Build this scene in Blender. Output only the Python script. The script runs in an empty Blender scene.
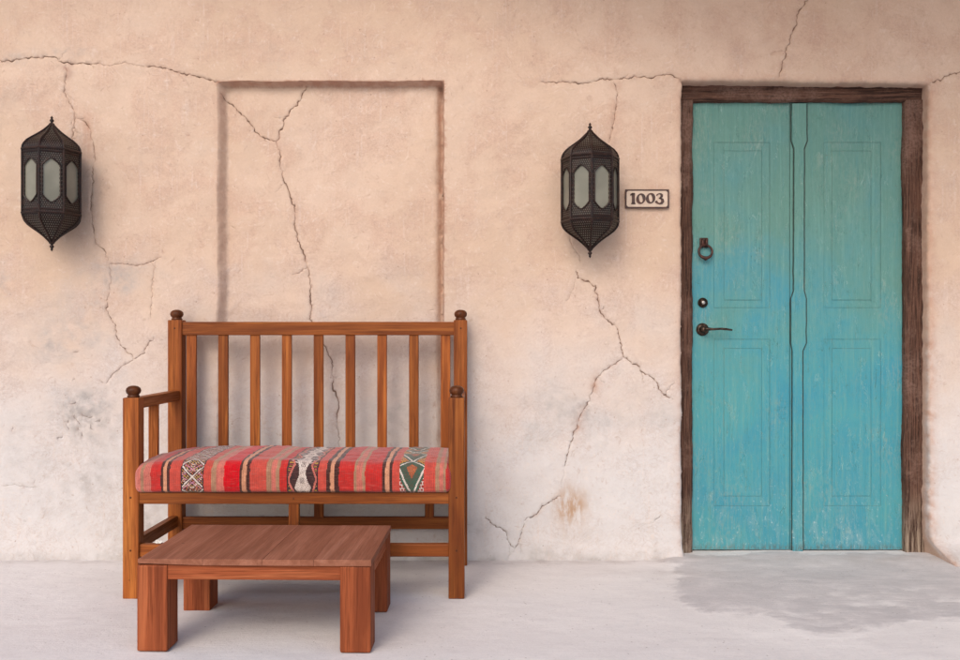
import bpy, bmesh, math, random
import numpy as np
from mathutils import Vector, Matrix, noise
from mathutils.geometry import delaunay_2d_cdt

random.seed(7)
R = math.radians
SC = bpy.context.scene
COL = SC.collection

# ------------------------------------------------------------------ camera
CAMZ = 1.0136
CAMD = 4.1
cam_d = bpy.data.cameras.new('camera')
cam = bpy.data.objects.new('camera', cam_d)
COL.objects.link(cam)
cam.location = (0, -CAMD, CAMZ)
cam.rotation_euler = (R(90), 0, 0)
cam_d.sensor_width = 36
cam_d.lens = 36 * 902 / 960
cam_d.shift_y = 7 / 960
cam_d.clip_start = 0.05
cam_d.clip_end = 2000
SC.camera = cam

# ------------------------------------------------------------------ light
SUN_EL, SUN_AZ = R(38), R(18)          # high in front of the wall, a little to the left
w = bpy.data.worlds.new('World')
SC.world = w
w.use_nodes = True
nt = w.node_tree
nt.nodes.clear()
sky = nt.nodes.new('ShaderNodeTexSky')
sky.sky_type = 'NISHITA'
sky.sun_disc = False
sky.sun_elevation = SUN_EL
sky.sun_rotation = math.pi + SUN_AZ
sky.dust_density = 3.0
sky.air_density = 1.0
bg = nt.nodes.new('ShaderNodeBackground')
bg.inputs['Strength'].default_value = 0.15
wo = nt.nodes.new('ShaderNodeOutputWorld')
nt.links.new(sky.outputs[0], bg.inputs[0])
nt.links.new(bg.outputs[0], wo.inputs[0])

sl = bpy.data.lights.new('sun', 'SUN')
sl.energy = 0.33
sl.angle = R(20)
sl.color = (1.0, 0.97, 0.92)
sun = bpy.data.objects.new('sun', sl)
COL.objects.link(sun)
sd = Vector((-math.sin(SUN_AZ) * math.cos(SUN_EL), -math.cos(SUN_AZ) * math.cos(SUN_EL), math.sin(SUN_EL)))
sun.rotation_euler = sd.to_track_quat('Z', 'Y').to_euler()
sun.location = (-3, -8, 6)

SC.view_settings.view_transform = 'Standard'
SC.view_settings.look = 'None'
SC.view_settings.gamma = 1
SC.view_settings.exposure = 0.60


# ------------------------------------------------------------------ helpers
def P(px, py, y=0.0):
    """photo measurement -> (X, Z) on the plane at depth y"""
    s = 902 / (CAMD + y)
    return ((px - 480) / s, CAMZ + (337 - py) / s)


def tag(o, label=None, cat=None, group=None, kind=None):
    if label: o['label'] = label
    if cat: o['category'] = cat
    if group: o['group'] = group
    if kind: o['kind'] = kind
    return o


def empty(name, loc=(0, 0, 0), rz=0.0):
    o = bpy.data.objects.new(name, None)
    o.location = loc
    o.rotation_euler = (0, 0, rz)
    o.empty_display_size = 0.1
    COL.objects.link(o)
    return o


def link(name, bm, mat, parent=None, smooth=False, loc=None):
    me = bpy.data.meshes.new(name)
    bmesh.ops.recalc_face_normals(bm, faces=bm.faces)
    bm.to_mesh(me)
    bm.free()
    me.materials.append(mat)
    if smooth:
        me.polygons.foreach_set('use_smooth', [True] * len(me.polygons))
    o = bpy.data.objects.new(name, me)
    if loc: o.location = loc
    if parent: o.parent = parent
    COL.objects.link(o)
    return o


def box(x0, x1, y0, y1, z0, z1, bev=0.003, seg=2, bm=None):
    b = bmesh.new()
    bmesh.ops.create_cube(b, size=1)
    for v in b.verts:
        v.co = Vector((x0 + (v.co.x + .5) * (x1 - x0), y0 + (v.co.y + .5) * (y1 - y0), z0 + (v.co.z + .5) * (z1 - z0)))
    if bev > 0:
        bmesh.ops.bevel(b, geom=list(b.edges), offset=bev, segments=seg, affect='EDGES', profile=.5)
    if bm is not None:
        me = bpy.data.meshes.new('tmp')
        b.to_mesh(me)
        bm.from_mesh(me)
        bpy.data.meshes.remove(me)
        b.free()
        return bm
    return b


def lathe(profile, seg=20, cx=0, cy=0, bm=None, rot=0.0):
    """profile = [(r, z)]"""
    bm = bm or bmesh.new()
    rings = []
    for r, z in profile:
        if r < 1e-5:
            rings.append([bm.verts.new((cx, cy, z))])
        else:
            rings.append([bm.verts.new((cx + r * math.cos(rot + 2 * math.pi * k / seg), cy + r * math.sin(rot + 2 * math.pi * k / seg), z)) for k in range(seg)])
    for a, b in zip(rings[:-1], rings[1:]):
        for k in range(seg):
            k2 = (k + 1) % seg
            if len(a) == 1 and len(b) == 1: continue
            if len(a) == 1: bm.faces.new((a[0], b[k], b[k2]))
            elif len(b) == 1: bm.faces.new((a[k], a[k2], b[0]))
            else: bm.faces.new((a[k], a[k2], b[k2], b[k]))
    for rr in (rings[0], rings[-1]):
        if len(rr) > 1: bm.faces.new(rr)
    return bm


def tube(pts, rad, seg=8, bm=None, flat=1.0):
    bm = bm or bmesh.new()
    pts = [Vector(p) for p in pts]
    n = len(pts)
    rads = rad if isinstance(rad, (list, tuple)) else [rad] * n
    closed = (pts[0] - pts[-1]).length < 1e-6
    if closed:
        pts = pts[:-1]; n -= 1
    rings = []
    ref = None
    for i, p in enumerate(pts):
        if closed: t = pts[(i + 1) % n] - pts[i - 1]
        else: t = pts[min(i + 1, n - 1)] - pts[max(i - 1, 0)]
        t.normalize()
        if ref is None:
            ref = Vector((0, 1, 0)) if abs(t.y) < .9 else Vector((1, 0, 0))
        u = (ref - t * ref.dot(t)).normalized()
        v = t.cross(u)
        ref = u
        rings.append([bm.verts.new(p + (u * math.cos(2 * math.pi * k / seg) * flat + v * math.sin(2 * math.pi * k / seg)) * rads[i]) for k in range(seg)])
    m = n if closed else n - 1
    for i in range(m):
        a, b = rings[i], rings[(i + 1) % n]
        for k in range(seg):
            bm.faces.new((a[k], a[(k + 1) % seg], b[(k + 1) % seg], b[k]))
    if not closed:
        bm.faces.new(rings[0]); bm.faces.new(rings[-1])
    return bm


def prism(poly, y0, y1, bm=None, bev=0.0):
    """extrude an XZ outline between two depths"""
    b = bmesh.new()
    vs = [b.verts.new((x, y0, z)) for x, z in poly]
    f = b.faces.new(vs)
    r = bmesh.ops.extrude_face_region(b, geom=[f])
    for v in r['geom']:
        if isinstance(v, bmesh.types.BMVert): v.co.y = y1
    if bev:
        bmesh.ops.bevel(b, geom=list(b.edges), offset=bev, segments=1, affect='EDGES')
    if bm is not None:
        me = bpy.data.meshes.new('tmp'); b.to_mesh(me); bm.from_mesh(me); bpy.data.meshes.remove(me); b.free()
        return bm
    return b


# ------------------------------------------------------------------ materials
class NT:
    def __init__(s, name):
        s.m = bpy.data.materials.new(name)
        s.m.use_nodes = True
        s.t = s.m.node_tree
        s.b = s.t.nodes['Principled BSDF']
        s.o = s.t.nodes['Material Output']

    def n(s, kind, **kw):
        nd = s.t.nodes.new('ShaderNode' + kind)
        for k, v in kw.items():
            if k.startswith('i_'):
                nd.inputs[k[2:].replace('_', ' ')].default_value = v
            else:
                setattr(nd, k, v)
        return nd

    def l(s, a, b):
        s.t.links.new(a, b)

    def coord(s, scale=(1, 1, 1), rand=True, loc=(0, 0, 0)):
        tc = s.n('TexCoord')
        mp = s.n('Mapping')
        mp.inputs['Scale'].default_value = scale
        mp.inputs['Location'].default_value = loc
        src = tc.outputs['Object']
        if rand:
            oi = s.n('ObjectInfo')
            sc = s.n('Math', operation='MULTIPLY')
            s.l(oi.outputs['Random'], sc.inputs[0]); sc.inputs[1].default_value = 17.0
            ad = s.n('VectorMath', operation='ADD')
            s.l(src, ad.inputs[0]); s.l(sc.outputs[0], ad.inputs[1])
            src = ad.outputs[0]
        s.l(src, mp.inputs['Vector'])
        return mp.outputs[0]

    def noise(s, vec, scale, detail=4, rough=.55, dist=0.0):
        nd = s.n('TexNoise')
        s.l(vec, nd.inputs['Vector'])
        nd.inputs['Scale'].default_value = scale
        nd.inputs['Detail'].default_value = detail
        nd.inputs['Roughness'].default_value = rough
        nd.inputs['Distortion'].default_value = dist
        return nd.outputs['Fac']

    def rng(s, v, a, b, c=0.0, d=1.0, smooth=True):
        nd = s.n('MapRange')
        nd.interpolation_type = 'SMOOTHSTEP' if smooth else 'LINEAR'
        s.l(v, nd.inputs['Value'])
        for k, x in zip(('From Min', 'From Max', 'To Min', 'To Max'), (a, b, c, d)):
            nd.inputs[k].default_value = x
        return nd.outputs['Result']

    def mix(s, fac, a, b, mode='MIX'):
        nd = s.n('Mix', data_type='RGBA', blend_type=mode)
        for sock, v in ((nd.inputs[0], fac), (nd.inputs[6], a), (nd.inputs[7], b)):
            if isinstance(v, (int, float)): sock.default_value = v
            elif isinstance(v, tuple): sock.default_value = (*v, 1) if len(v) == 3 else v
            else: s.l(v, sock)
        return nd.outputs[2]

    def math(s, op, a, b=0.0):
        nd = s.n('Math', operation=op)
        for sock, v in ((nd.inputs[0], a), (nd.inputs[1], b)):
            if isinstance(v, (int, float)): sock.default_value = v
            else: s.l(v, sock)
        return nd.outputs[0]

    def bump(s, h, strength=.3, dist=.002, prev=None):
        nd = s.n('Bump')
        nd.inputs['Strength'].default_value = strength
        nd.inputs['Distance'].default_value = dist
        s.l(h, nd.inputs['Height'])
        if prev is not None: s.l(prev, nd.inputs['Normal'])
        return nd.outputs[0]

    def fin(s, color=None, rough=.6, normal=None, spec=.5, metal=0.0):
        if color is not None:
            if isinstance(color, tuple): s.b.inputs['Base Color'].default_value = (*color, 1)
            else: s.l(color, s.b.inputs['Base Color'])
        if isinstance(rough, (int, float)): s.b.inputs['Roughness'].default_value = rough
        else: s.l(rough, s.b.inputs['Roughness'])
        if normal is not None: s.l(normal, s.b.inputs['Normal'])
        s.b.inputs['Specular IOR Level'].default_value = spec
        s.b.inputs['Metallic'].default_value = metal
        return s.m


def wood(name, axis, dark, mid, light, rough=.45, tint=0.25, grain=1.0, spec=.15, bump=.25, bands=1.0):
    m = NT(name)
    sc = [26, 26, 26]
    sc[axis] = 1.6
    v = m.coord(tuple(sc))
    big = m.noise(v, .9, 5, .6, .8)
    sc2 = [220, 220, 220]; sc2[axis] = 7
    v2 = m.coord(tuple(sc2))
    fine = m.noise(v2, 1.0, 3, .6)
    c = m.mix(m.rng(big, .35, .62), dark, mid)
    c = m.mix(m.rng(big, .56, .74), c, light)
    c = m.mix(m.rng(fine, .46, .68, 0, .6 * grain), c, tuple(x * .4 for x in dark))
    bd_ = [60, 60, 60]; bd_[axis] = .9
    band = m.noise(m.coord(tuple(bd_)), 1, 2, .5)
    c = m.mix(m.rng(band, .52, .66, 0, .45 * bands), c, tuple(x * .75 for x in dark))
    c = m.mix(m.rng(band, .44, .32, 0, .4 * bands), c, tuple(min(1, x * 1.15) for x in light))
    oi = m.n('ObjectInfo')
    hs = m.n('HueSaturation')
    m.l(c, hs.inputs['Color'])
    m.l(m.rng(oi.outputs['Random'], 0, 1, 1 - tint, 1 + tint, False), hs.inputs['Value'])
    # knots, nail holes
    v3 = m.coord((1, 1, 1))
    kn = m.n('TexVoronoi')
    m.l(v3, kn.inputs['Vector']); kn.inputs['Scale'].default_value = 7
    c = m.mix(m.rng(kn.outputs['Distance'], .012, .05, .7, 0), hs.outputs[0], tuple(x * .25 for x in dark))
    lo = m.noise(m.coord((4, 4, 4)), 1, 3, .5)
    c = m.mix(m.rng(lo, .35, .65, 0, .3), c, tuple(x * .7 for x in mid))
    n1 = m.bump(fine, bump, .0008)
    n2 = m.bump(big, .3, .001, n1)
    return m.fin(c, m.rng(fine, .3, .7, rough - .08, rough + .15), n2, spec)


BD, BM_, BL = (.165, .040, .009), (.300, .086, .018), (.42, .150, .034)
WX = wood('bench_wood_along_x', 0, BD, BM_, BL)
WY = wood('bench_wood_along_y', 1, BD, BM_, BL)
WZ = wood('bench_wood_along_z', 2, BD, BM_, BL)
TD, TM, TL = (.17, .038, .013), (.30, .075, .026), (.44, .140, .055)
TX = wood('table_wood_along_x', 0, TD, TM, TL, .6, .15)
TY = wood('table_wood_along_y', 1, TD, TM, TL, .6, .15)
TZ = wood('table_wood_along_z', 2, TD, TM, TL, .6, .15)
TT = wood('table_top_wood', 1, (.20, .075, .043), (.265, .108, .066), (.32, .145, .095), .66, .16, .3, .12, .4, .45)
FINIAL = wood('finial_wood', 2, (.06, .018, .006), (.10, .030, .010), (.15, .05, .016), .32, .1)


def attr(m, name):
    a = m.n('Attribute')
    a.attribute_name = name
    return a


def plaster():
    m = NT('adobe_plaster')
    v = m.coord((1, 1, 1), False)
    A2 = attr(m, 'wash')
    sep2 = m.n('SeparateColor'); m.l(A2.outputs['Color'], sep2.inputs[0])
    cool_light, ochre, trowel = sep2.outputs
    n_lo = m.noise(v, 1.1, 4, .55)
    n_mid = m.noise(v, 4.5, 6, .6, .5)
    n_hi = m.noise(v, 26, 6, .65)
    c = m.mix(m.rng(n_lo, .32, .68), (.545, .400, .300), (.605, .460, .365))
    c = m.mix(m.rng(n_mid, .42, .66, 0, .55), c, (.53, .355, .265))
    c = m.mix(m.math('MULTIPLY', m.rng(n_hi, .50, .70, 0, .5), m.rng(n_mid, .5, .65, .2, 1)), c, (.63, .51, .44))
    A = attr(m, 'marks')
    sep = m.n('SeparateColor')
    m.l(A.outputs['Color'], sep.inputs[0])
    crack, clay_shade, grey = sep.outputs[0], sep.outputs[1], sep.outputs[2]
    # paler, cooler lower wall: sky light painted into the plaster colour
    sm = m.math('ADD', cool_light, m.rng(n_mid, .3, .7, -.13, .13, False))
    c = m.mix(m.rng(sm, .0, 1.0, 0, .9), c, (.59, .58, .585))
    # pale vertical trowel scratches
    vs = m.coord((70, 70, 2.2), False)
    st = m.noise(vs, 1, 3, .6)
    c = m.mix(m.math('MULTIPLY', m.rng(st, .55, .70, 0, .32), m.rng(n_mid, .45, .6, 0, 1)), c, (.66, .56, .50))
    grn = m.noise(v, 95, 8, .82)
    c = m.mix(m.math('MULTIPLY', m.rng(grn, .36, .66, 0, .48), m.math('MULTIPLY', m.rng(n_mid, .38, .6, .35, 1), m.rng(cool_light, .3, 1, 1, .45))), c, (.43, .30, .235))
    cur = m.noise(m.coord((11, 11, 11), False, (5, 2, 7)), 1, 3, .6, 5.0)
    c = m.mix(m.math('MULTIPLY', m.rng(cur, .55, .68, 0, .34), m.rng(n_hi, .40, .6)), c, (.67, .56, .48))
    c = m.mix(m.math('MULTIPLY', m.rng(cur, .42, .30, 0, .45), m.rng(n_hi, .40, .6)), c, (.41, .285, .22))
    # fine dark scratches and trowel curls
    vd = m.coord((6, 6, 8), False, (3, 1, 2))
    wv = m.noise(vd, 1, 8, .72, 2.2)
    line = m.math('ABSOLUTE', m.math('SUBTRACT', wv, .5))
    lm = m.math('MULTIPLY', m.rng(line, .0, .010, 1, 0), m.rng(n_mid, .46, .58, 0, .5))
    c = m.mix(lm, c, (.42, .30, .23))
    # specks and pits
    vo = m.n('TexVoronoi'); m.l(v, vo.inputs['Vector']); vo.inputs['Scale'].default_value = 22
    pm = m.math('MULTIPLY', m.rng(vo.outputs['Distance'], .04, .10, 1, 0), m.rng(n_mid, .46, .56))
    c = m.mix(m.math('MULTIPLY', pm, .6), c, (.33, .22, .16))
    # grey stains, ochre, bare earth with painted recess shade
    gm = m.math('MULTIPLY', grey, m.rng(n_hi, .3, .62, .25, 1.0))
    c = m.mix(gm, c, (.34, .315, .30))
    om = m.math('MULTIPLY', ochre, m.rng(m.noise(m.coord((30, 30, 9), False), 1, 5, .65), .35, .6, .1, 1))
    c = m.mix(om, c, (.41, .27, .18))
    cm = m.math('MULTIPLY', clay_shade, m.rng(n_hi, .3, .6, .45, 1.0))
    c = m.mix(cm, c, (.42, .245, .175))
    c = m.mix(m.rng(crack, .12, .7, 0, .85), c, (.17, .10, .068))
    n1 = m.bump(n_hi, .55, .007)
    n2 = m.bump(grn, .4, .002, n1)
    curm = m.math('MULTIPLY', cur, m.math('MULTIPLY', m.rng(n_mid, .46, .62, .05, 1), m.rng(n_lo, .38, .6, .25, 1)))
    n3 = m.bump(curm, .40, .006, m.bump(st, .15, .002, n2))
    n4 = m.bump(m.rng(line, 0, .02), .3, .002, n3)
    n5 = m.bump(pm, .5, -.002, n4)
    return m.fin(c, .93, n5, .15)


def floor_mat():
    m = NT('cement_floor')
    v = m.coord((1, 1, 1), False)
    n_lo = m.noise(v, 1.3, 5, .6, .4)
    n_mid = m.noise(m.coord((5, 9, 5), False), 1, 9, .72, .4)
    n_hi = m.noise(v, 60, 9, .82)
    c = m.mix(m.rng(n_lo, .35, .65), (.645, .612, .60), (.70, .668, .652))
    c = m.mix(m.rng(n_mid, .5, .7, 0, .22), c, (.50, .47, .47))
    br = m.noise(m.coord((8, 90, 8), False), 1, 5, .7, .3)
    c = m.mix(m.rng(br, .5, .7, 0, .22), c, (.48, .45, .45))
    c = m.mix(m.rng(n_hi, .50, .70, 0, .4), c, (.70, .66, .65))
    c = m.mix(m.rng(n_hi, .48, .34, 0, .35), c, (.45, .42, .42))
    A = attr(m, 'marks')
    sep = m.n('SeparateColor'); m.l(A.outputs['Color'], sep.inputs[0])
    patch, dust_shade, pale = sep.outputs
    pt = m.mix(m.rng(n_mid, .35, .62), (.47, .435, .44), (.345, .325, .335))
    pt = m.mix(m.rng(n_hi, .5, .7, 0, .4), pt, (.54, .50, .50))
    pt = m.mix(m.rng(br, .45, .65, 0, .5), pt, (.30, .275, .28))
    pm = m.rng(m.math('ADD', patch, m.math('ADD', m.rng(n_mid, .3, .7, -.32, .32, False), m.rng(n_hi, .3, .7, -.15, .15, False))), .30, .75)
    c = m.mix(m.math('MULTIPLY', pm, .60), c, pt)
    c = m.mix(m.math('MULTIPLY', dust_shade, m.rng(n_mid, .3, .65, .35, .9)), c, (.43, .385, .365))
    vo = m.n('TexVoronoi'); m.l(v, vo.inputs['Vector']); vo.inputs['Scale'].default_value = 30
    sp = m.math('MULTIPLY', m.rng(vo.outputs['Distance'], .06, .13, 1, 0), m.rng(n_mid, .42, .54))
    c = m.mix(m.math('MULTIPLY', sp, .6), c, (.25, .2, .18))
    n1 = m.bump(n_hi, .5, .003)
    n2 = m.bump(br, .3, .003, m.bump(n_mid, .5, .006, n1))
    return m.fin(c, .85, n2, .2)


def teal_paint():
    m = NT('worn_teal_paint')
    v = m.coord((1, 1, 1), False)
    st = m.noise(m.coord((55, 30, 2.4), False), 1, 5, .65)
    st2 = m.noise(m.coord((140, 30, 6), False), 1, 4, .6)
    lo = m.noise(v, 2.2, 5, .6, .5)
    mid = m.noise(m.coord((14, 10, 7), False), 1, 6, .65)
    hi = m.noise(v, 70, 5, .7)
    c = m.mix(m.rng(lo, .35, .65), (.040, .235, .31), (.056, .268, .30))
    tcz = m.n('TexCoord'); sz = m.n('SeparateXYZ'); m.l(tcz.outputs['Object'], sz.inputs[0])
    warm_top = m.math('ADD', m.rng(sz.outputs['Z'], .45, 1.75, 0, 1, False), m.rng(lo, .3, .7, -.25, .25, False))  # greener towards the top: warm upper light put into the paint colour
    c = m.mix(m.rng(warm_top, .2, 1.0, 0, .8), c, (.105, .20, .150))
    c = m.mix(m.rng(st, .48, .7, 0, .40), c, (.14, .31, .27))
    c = m.mix(m.rng(st, .46, .28, 0, .4), c, (.045, .20, .22))
    gr = m.noise(m.coord((90, 60, 30), False), 1, 6, .75)
    c = m.mix(m.rng(gr, .46, .68, 0, .45), c, (.12, .25, .235))
    c = m.mix(m.rng(gr, .44, .30, 0, .45), c, (.038, .16, .17))
    scr = m.math('ABSOLUTE', m.math('SUBTRACT', m.noise(m.coord((9, 9, 1.6), False, (3, 3, 3)), 1, 6, .65, 1.5), .5))
    c = m.mix(m.math('MULTIPLY', m.rng(scr, 0, .006, 1, 0), m.rng(mid, .42, .6, 0, .75)), c, (.035, .11, .10))
    scr2 = m.math('ABSOLUTE', m.math('SUBTRACT', m.noise(m.coord((14, 9, 2.5), False, (8, 3, 1)), 1, 6, .65, 1.0), .5))
    c = m.mix(m.math('MULTIPLY', m.rng(scr2, 0, .007, 1, 0), m.rng(mid, .42, .6, 0, .6)), c, (.28, .40, .37))
    c = m.mix(m.math('MULTIPLY', m.rng(st2, .6, .74), m.rng(lo, .4, .6, .1, .5)), c, (.20, .25, .21))
    c = m.mix(m.math('MULTIPLY', m.rng(mid, .6, .72), .35), c, (.26, .33, .28))
    # chips down to grey wood
    ch = m.math('MULTIPLY', m.rng(hi, .60, .66), m.rng(mid, .48, .6))
    c = m.mix(m.math('MULTIPLY', ch, .6), c, (.12, .12, .10))
    # kicked and salted foot of the door
    tc = m.n('TexCoord'); sx = m.n('SeparateXYZ'); m.l(tc.outputs['Object'], sx.inputs[0])
    foot = m.rng(sx.outputs['Z'], .42, .05)
    sc_ = m.noise(m.coord((26, 20, 8), False, (2, 0, 5)), 1, 8, .75, .6)
    c = m.mix(m.math('MULTIPLY', m.rng(sc_, .47, .72), m.math('MULTIPLY', foot, .5)), c, (.25, .36, .37))
    fl = m.math('MULTIPLY', m.math('MULTIPLY', m.rng(hi, .56, .68), m.rng(sc_, .45, .6)), m.math('MULTIPLY', foot, .7))
    c = m.mix(fl, c, (.55, .60, .60))
    c = m.mix(m.math('MULTIPLY', m.rng(sx.outputs['Z'], .035, .0, 0, .6), m.rng(gr, .4, .6)), c, (.08, .07, .06))
    pk = m.n('TexVoronoi'); m.l(m.coord((1, 1, .7), False), pk.inputs['Vector']); pk.inputs['Scale'].default_value = 5
    pkm = m.math('MULTIPLY', m.rng(pk.outputs['Distance'], .1, .5, .20, 0), m.rng(gr, .46, .6))
    c = m.mix(pkm, c, (.30, .30, .24))
    n1 = m.bump(st2, .5, .0018)
    n2 = m.bump(gr, .4, .0015, n1)
    n3 = m.bump(st, .5, .003, n2)
    return m.fin(c, m.rng(mid, .3, .7, .5, .75), n3, .3)


def frame_wood():
    m = NT('weathered_frame_wood')
    out = []
    v = m.coord((38, 38, 38))
    tc = m.n('TexCoord')
    A = attr(m, 'along')          # grain coordinate baked per vertex
    fib = m.noise(A.outputs['Vector'], 1, 7, .7, .3)
    hi = m.noise(v, 2.2, 5, .7)
    c = m.mix(m.rng(fib, .36, .60), (.022, .011, .008), (.115, .056, .038))
    c = m.mix(m.rng(fib, .6, .75, 0, .6), c, (.25, .155, .12))
    fib2 = m.noise(A.outputs['Vector'], 2.6, 5, .75, .5)
    c = m.mix(m.math('MULTIPLY', m.rng(fib2, .54, .68, 0, .8), m.rng(hi, .42, .58)), c, (.27, .17, .13))
    pat = m.noise(m.coord((3, 3, 3)), 1, 5, .65)
    c = m.mix(m.math('MULTIPLY', m.rng(pat, .5, .62), m.rng(hi, .35, .6, .2, .7)), c, (.19, .115, .09))
    c = m.mix(m.math('MULTIPLY', m.rng(pat, .46, .36), .6), c, (.030, .015, .011))
    sx = m.n('SeparateXYZ'); m.l(tc.outputs['Object'], sx.inputs[0])
    rot = m.math('MULTIPLY', m.rng(sx.outputs['Z'], .32, .05), m.rng(fib, .42, .6))
    c = m.mix(m.math('MULTIPLY', rot, .8), c, (.36, .29, .22))
    n1 = m.bump(fib, .9, .006)
    n2 = m.bump(hi, .5, .002, n1)
    return m.fin(c, .85, n2, .2)


def iron(name, c0, c1, rough=.5, metal=.5):
    m = NT(name)
    v = m.coord((1, 1, 1))
    n = m.noise(v, 60, 5, .65)
    c = m.mix(m.rng(n, .4, .65), c0, c1)
    return m.fin(c, m.rng(n, .3, .7, rough - .1, rough + .15), m.bump(n, .3, .001), .5, metal)


def frosted():
    m = NT('frosted_lantern_glass')
    v = m.coord((1, 1, 1))
    n = m.noise(v, 9, 3, .5)
    c = m.mix(m.rng(n, .3, .7), (.19, .185, .145), (.28, .265, .21))
    tr = m.n('BsdfTranslucent')
    tr.inputs['Color'].default_value = (.4, .39, .32, 1)
    m.fin(c, .35, None, .5)
    mx = m.n('MixShader'); mx.inputs[0].default_value = .25
    m.l(m.b.outputs[0], mx.inputs[1]); m.l(tr.outputs[0], mx.inputs[2])
    m.l(mx.outputs[0], m.o.inputs['Surface'])
    return m.m


def kilim():
    m = NT('woven_kilim')
    A = m.n('Attribute'); A.attribute_name = 'weave'
    v = m.coord((1, 1, 1), False)
    n = m.noise(v, 45, 5, .7)
    n2_ = m.noise(m.coord((6, 90, 90), False), 4, 3, .6)
    c = m.mix(m.rng(n, .38, .66, 0, .28), A.outputs['Color'], (.10, .030, .025))
    c = m.mix(m.rng(n2_, .5, .75, 0, .14), c, (.62, .42, .34))
    wv = m.n('TexWave', wave_type='BANDS', bands_direction='X'); m.l(v, wv.inputs['Vector']); wv.inputs['Scale'].default_value = 110
    wv.inputs['Distortion'].default_value = .6
    nb = m.bump(wv.outputs['Fac'], .35, .0012)
    nb2 = m.bump(n2_, .4, .0015, nb)
    m.b.inputs['Sheen Weight'].default_value = .25
    hs = m.n('HueSaturation'); m.l(c, hs.inputs['Color']); hs.inputs['Value'].default_value = .92; hs.inputs['Saturation'].default_value = 1.06
    grn = m.noise(v, 260, 3, .7)
    c = m.mix(m.rng(grn, .45, .7, 0, .4), hs.outputs[0], (.14, .05, .045))
    return m.fin(c, .95, m.bump(grn, .5, .0012, nb2), .1)


M_PL = plaster()
M_FL = floor_mat()
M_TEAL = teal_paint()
M_FRAME = frame_wood()


def groove():
    m = NT('paint_filled_groove')
    v = m.coord((9, 9, 3), False)
    n = m.noise(v, 1, 4, .6)
    c = m.mix(m.rng(n, .40, .60), (.035, .12, .11), (.22, .33, .28))
    return m.fin(c, .8)


M_GROOVE = groove()
M_IRON = iron('rusty_iron', (.030, .013, .010), (.085, .030, .020), .5, .4)
M_LEVER = iron('dark_bronze', (.03, .022, .016), (.09, .055, .04), .35, .7)
M_STEEL = iron('worn_steel', (.35, .33, .30), (.5, .48, .45), .35, .9)
M_LANT = iron('lantern_metal', (.014, .008, .007), (.040, .018, .013), .45, .45)
M_GLASS = frosted()
M_KILIM = kilim()


# ------------------------------------------------------------------ WALL
def fbm(x, y, z, o=4):
    return noise.fractal(Vector((x, y, z)), 1.0, 2.0, o)


# door opening contour (X as a function of height), niche rectangle
def open_left(z): return .918 + .004 * fbm(z * 3, 4.2, 0) + .014 * max(0, 1 - z / .2) ** 2 + .0035 * fbm(z * 25, 1.2, 0)
def open_right(z): return 2.046 + .005 * fbm(z * 2.5, 9.2, 0) + .042 * max(0, min(1, 1 - z / .10)) ** 1.4 + .0035 * fbm(z * 25, 7.2, 0)
def open_top(x): return 2.176 + .005 * fbm(x * 3, 2.1, 3) - .010 * max(0, min(1, (x - .95) / 1.05)) + .004 * fbm(x * 22, 5, 1)


NX0, NX1, NZ0, NZ1 = -1.197, -.163, .44, 2.178

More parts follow.
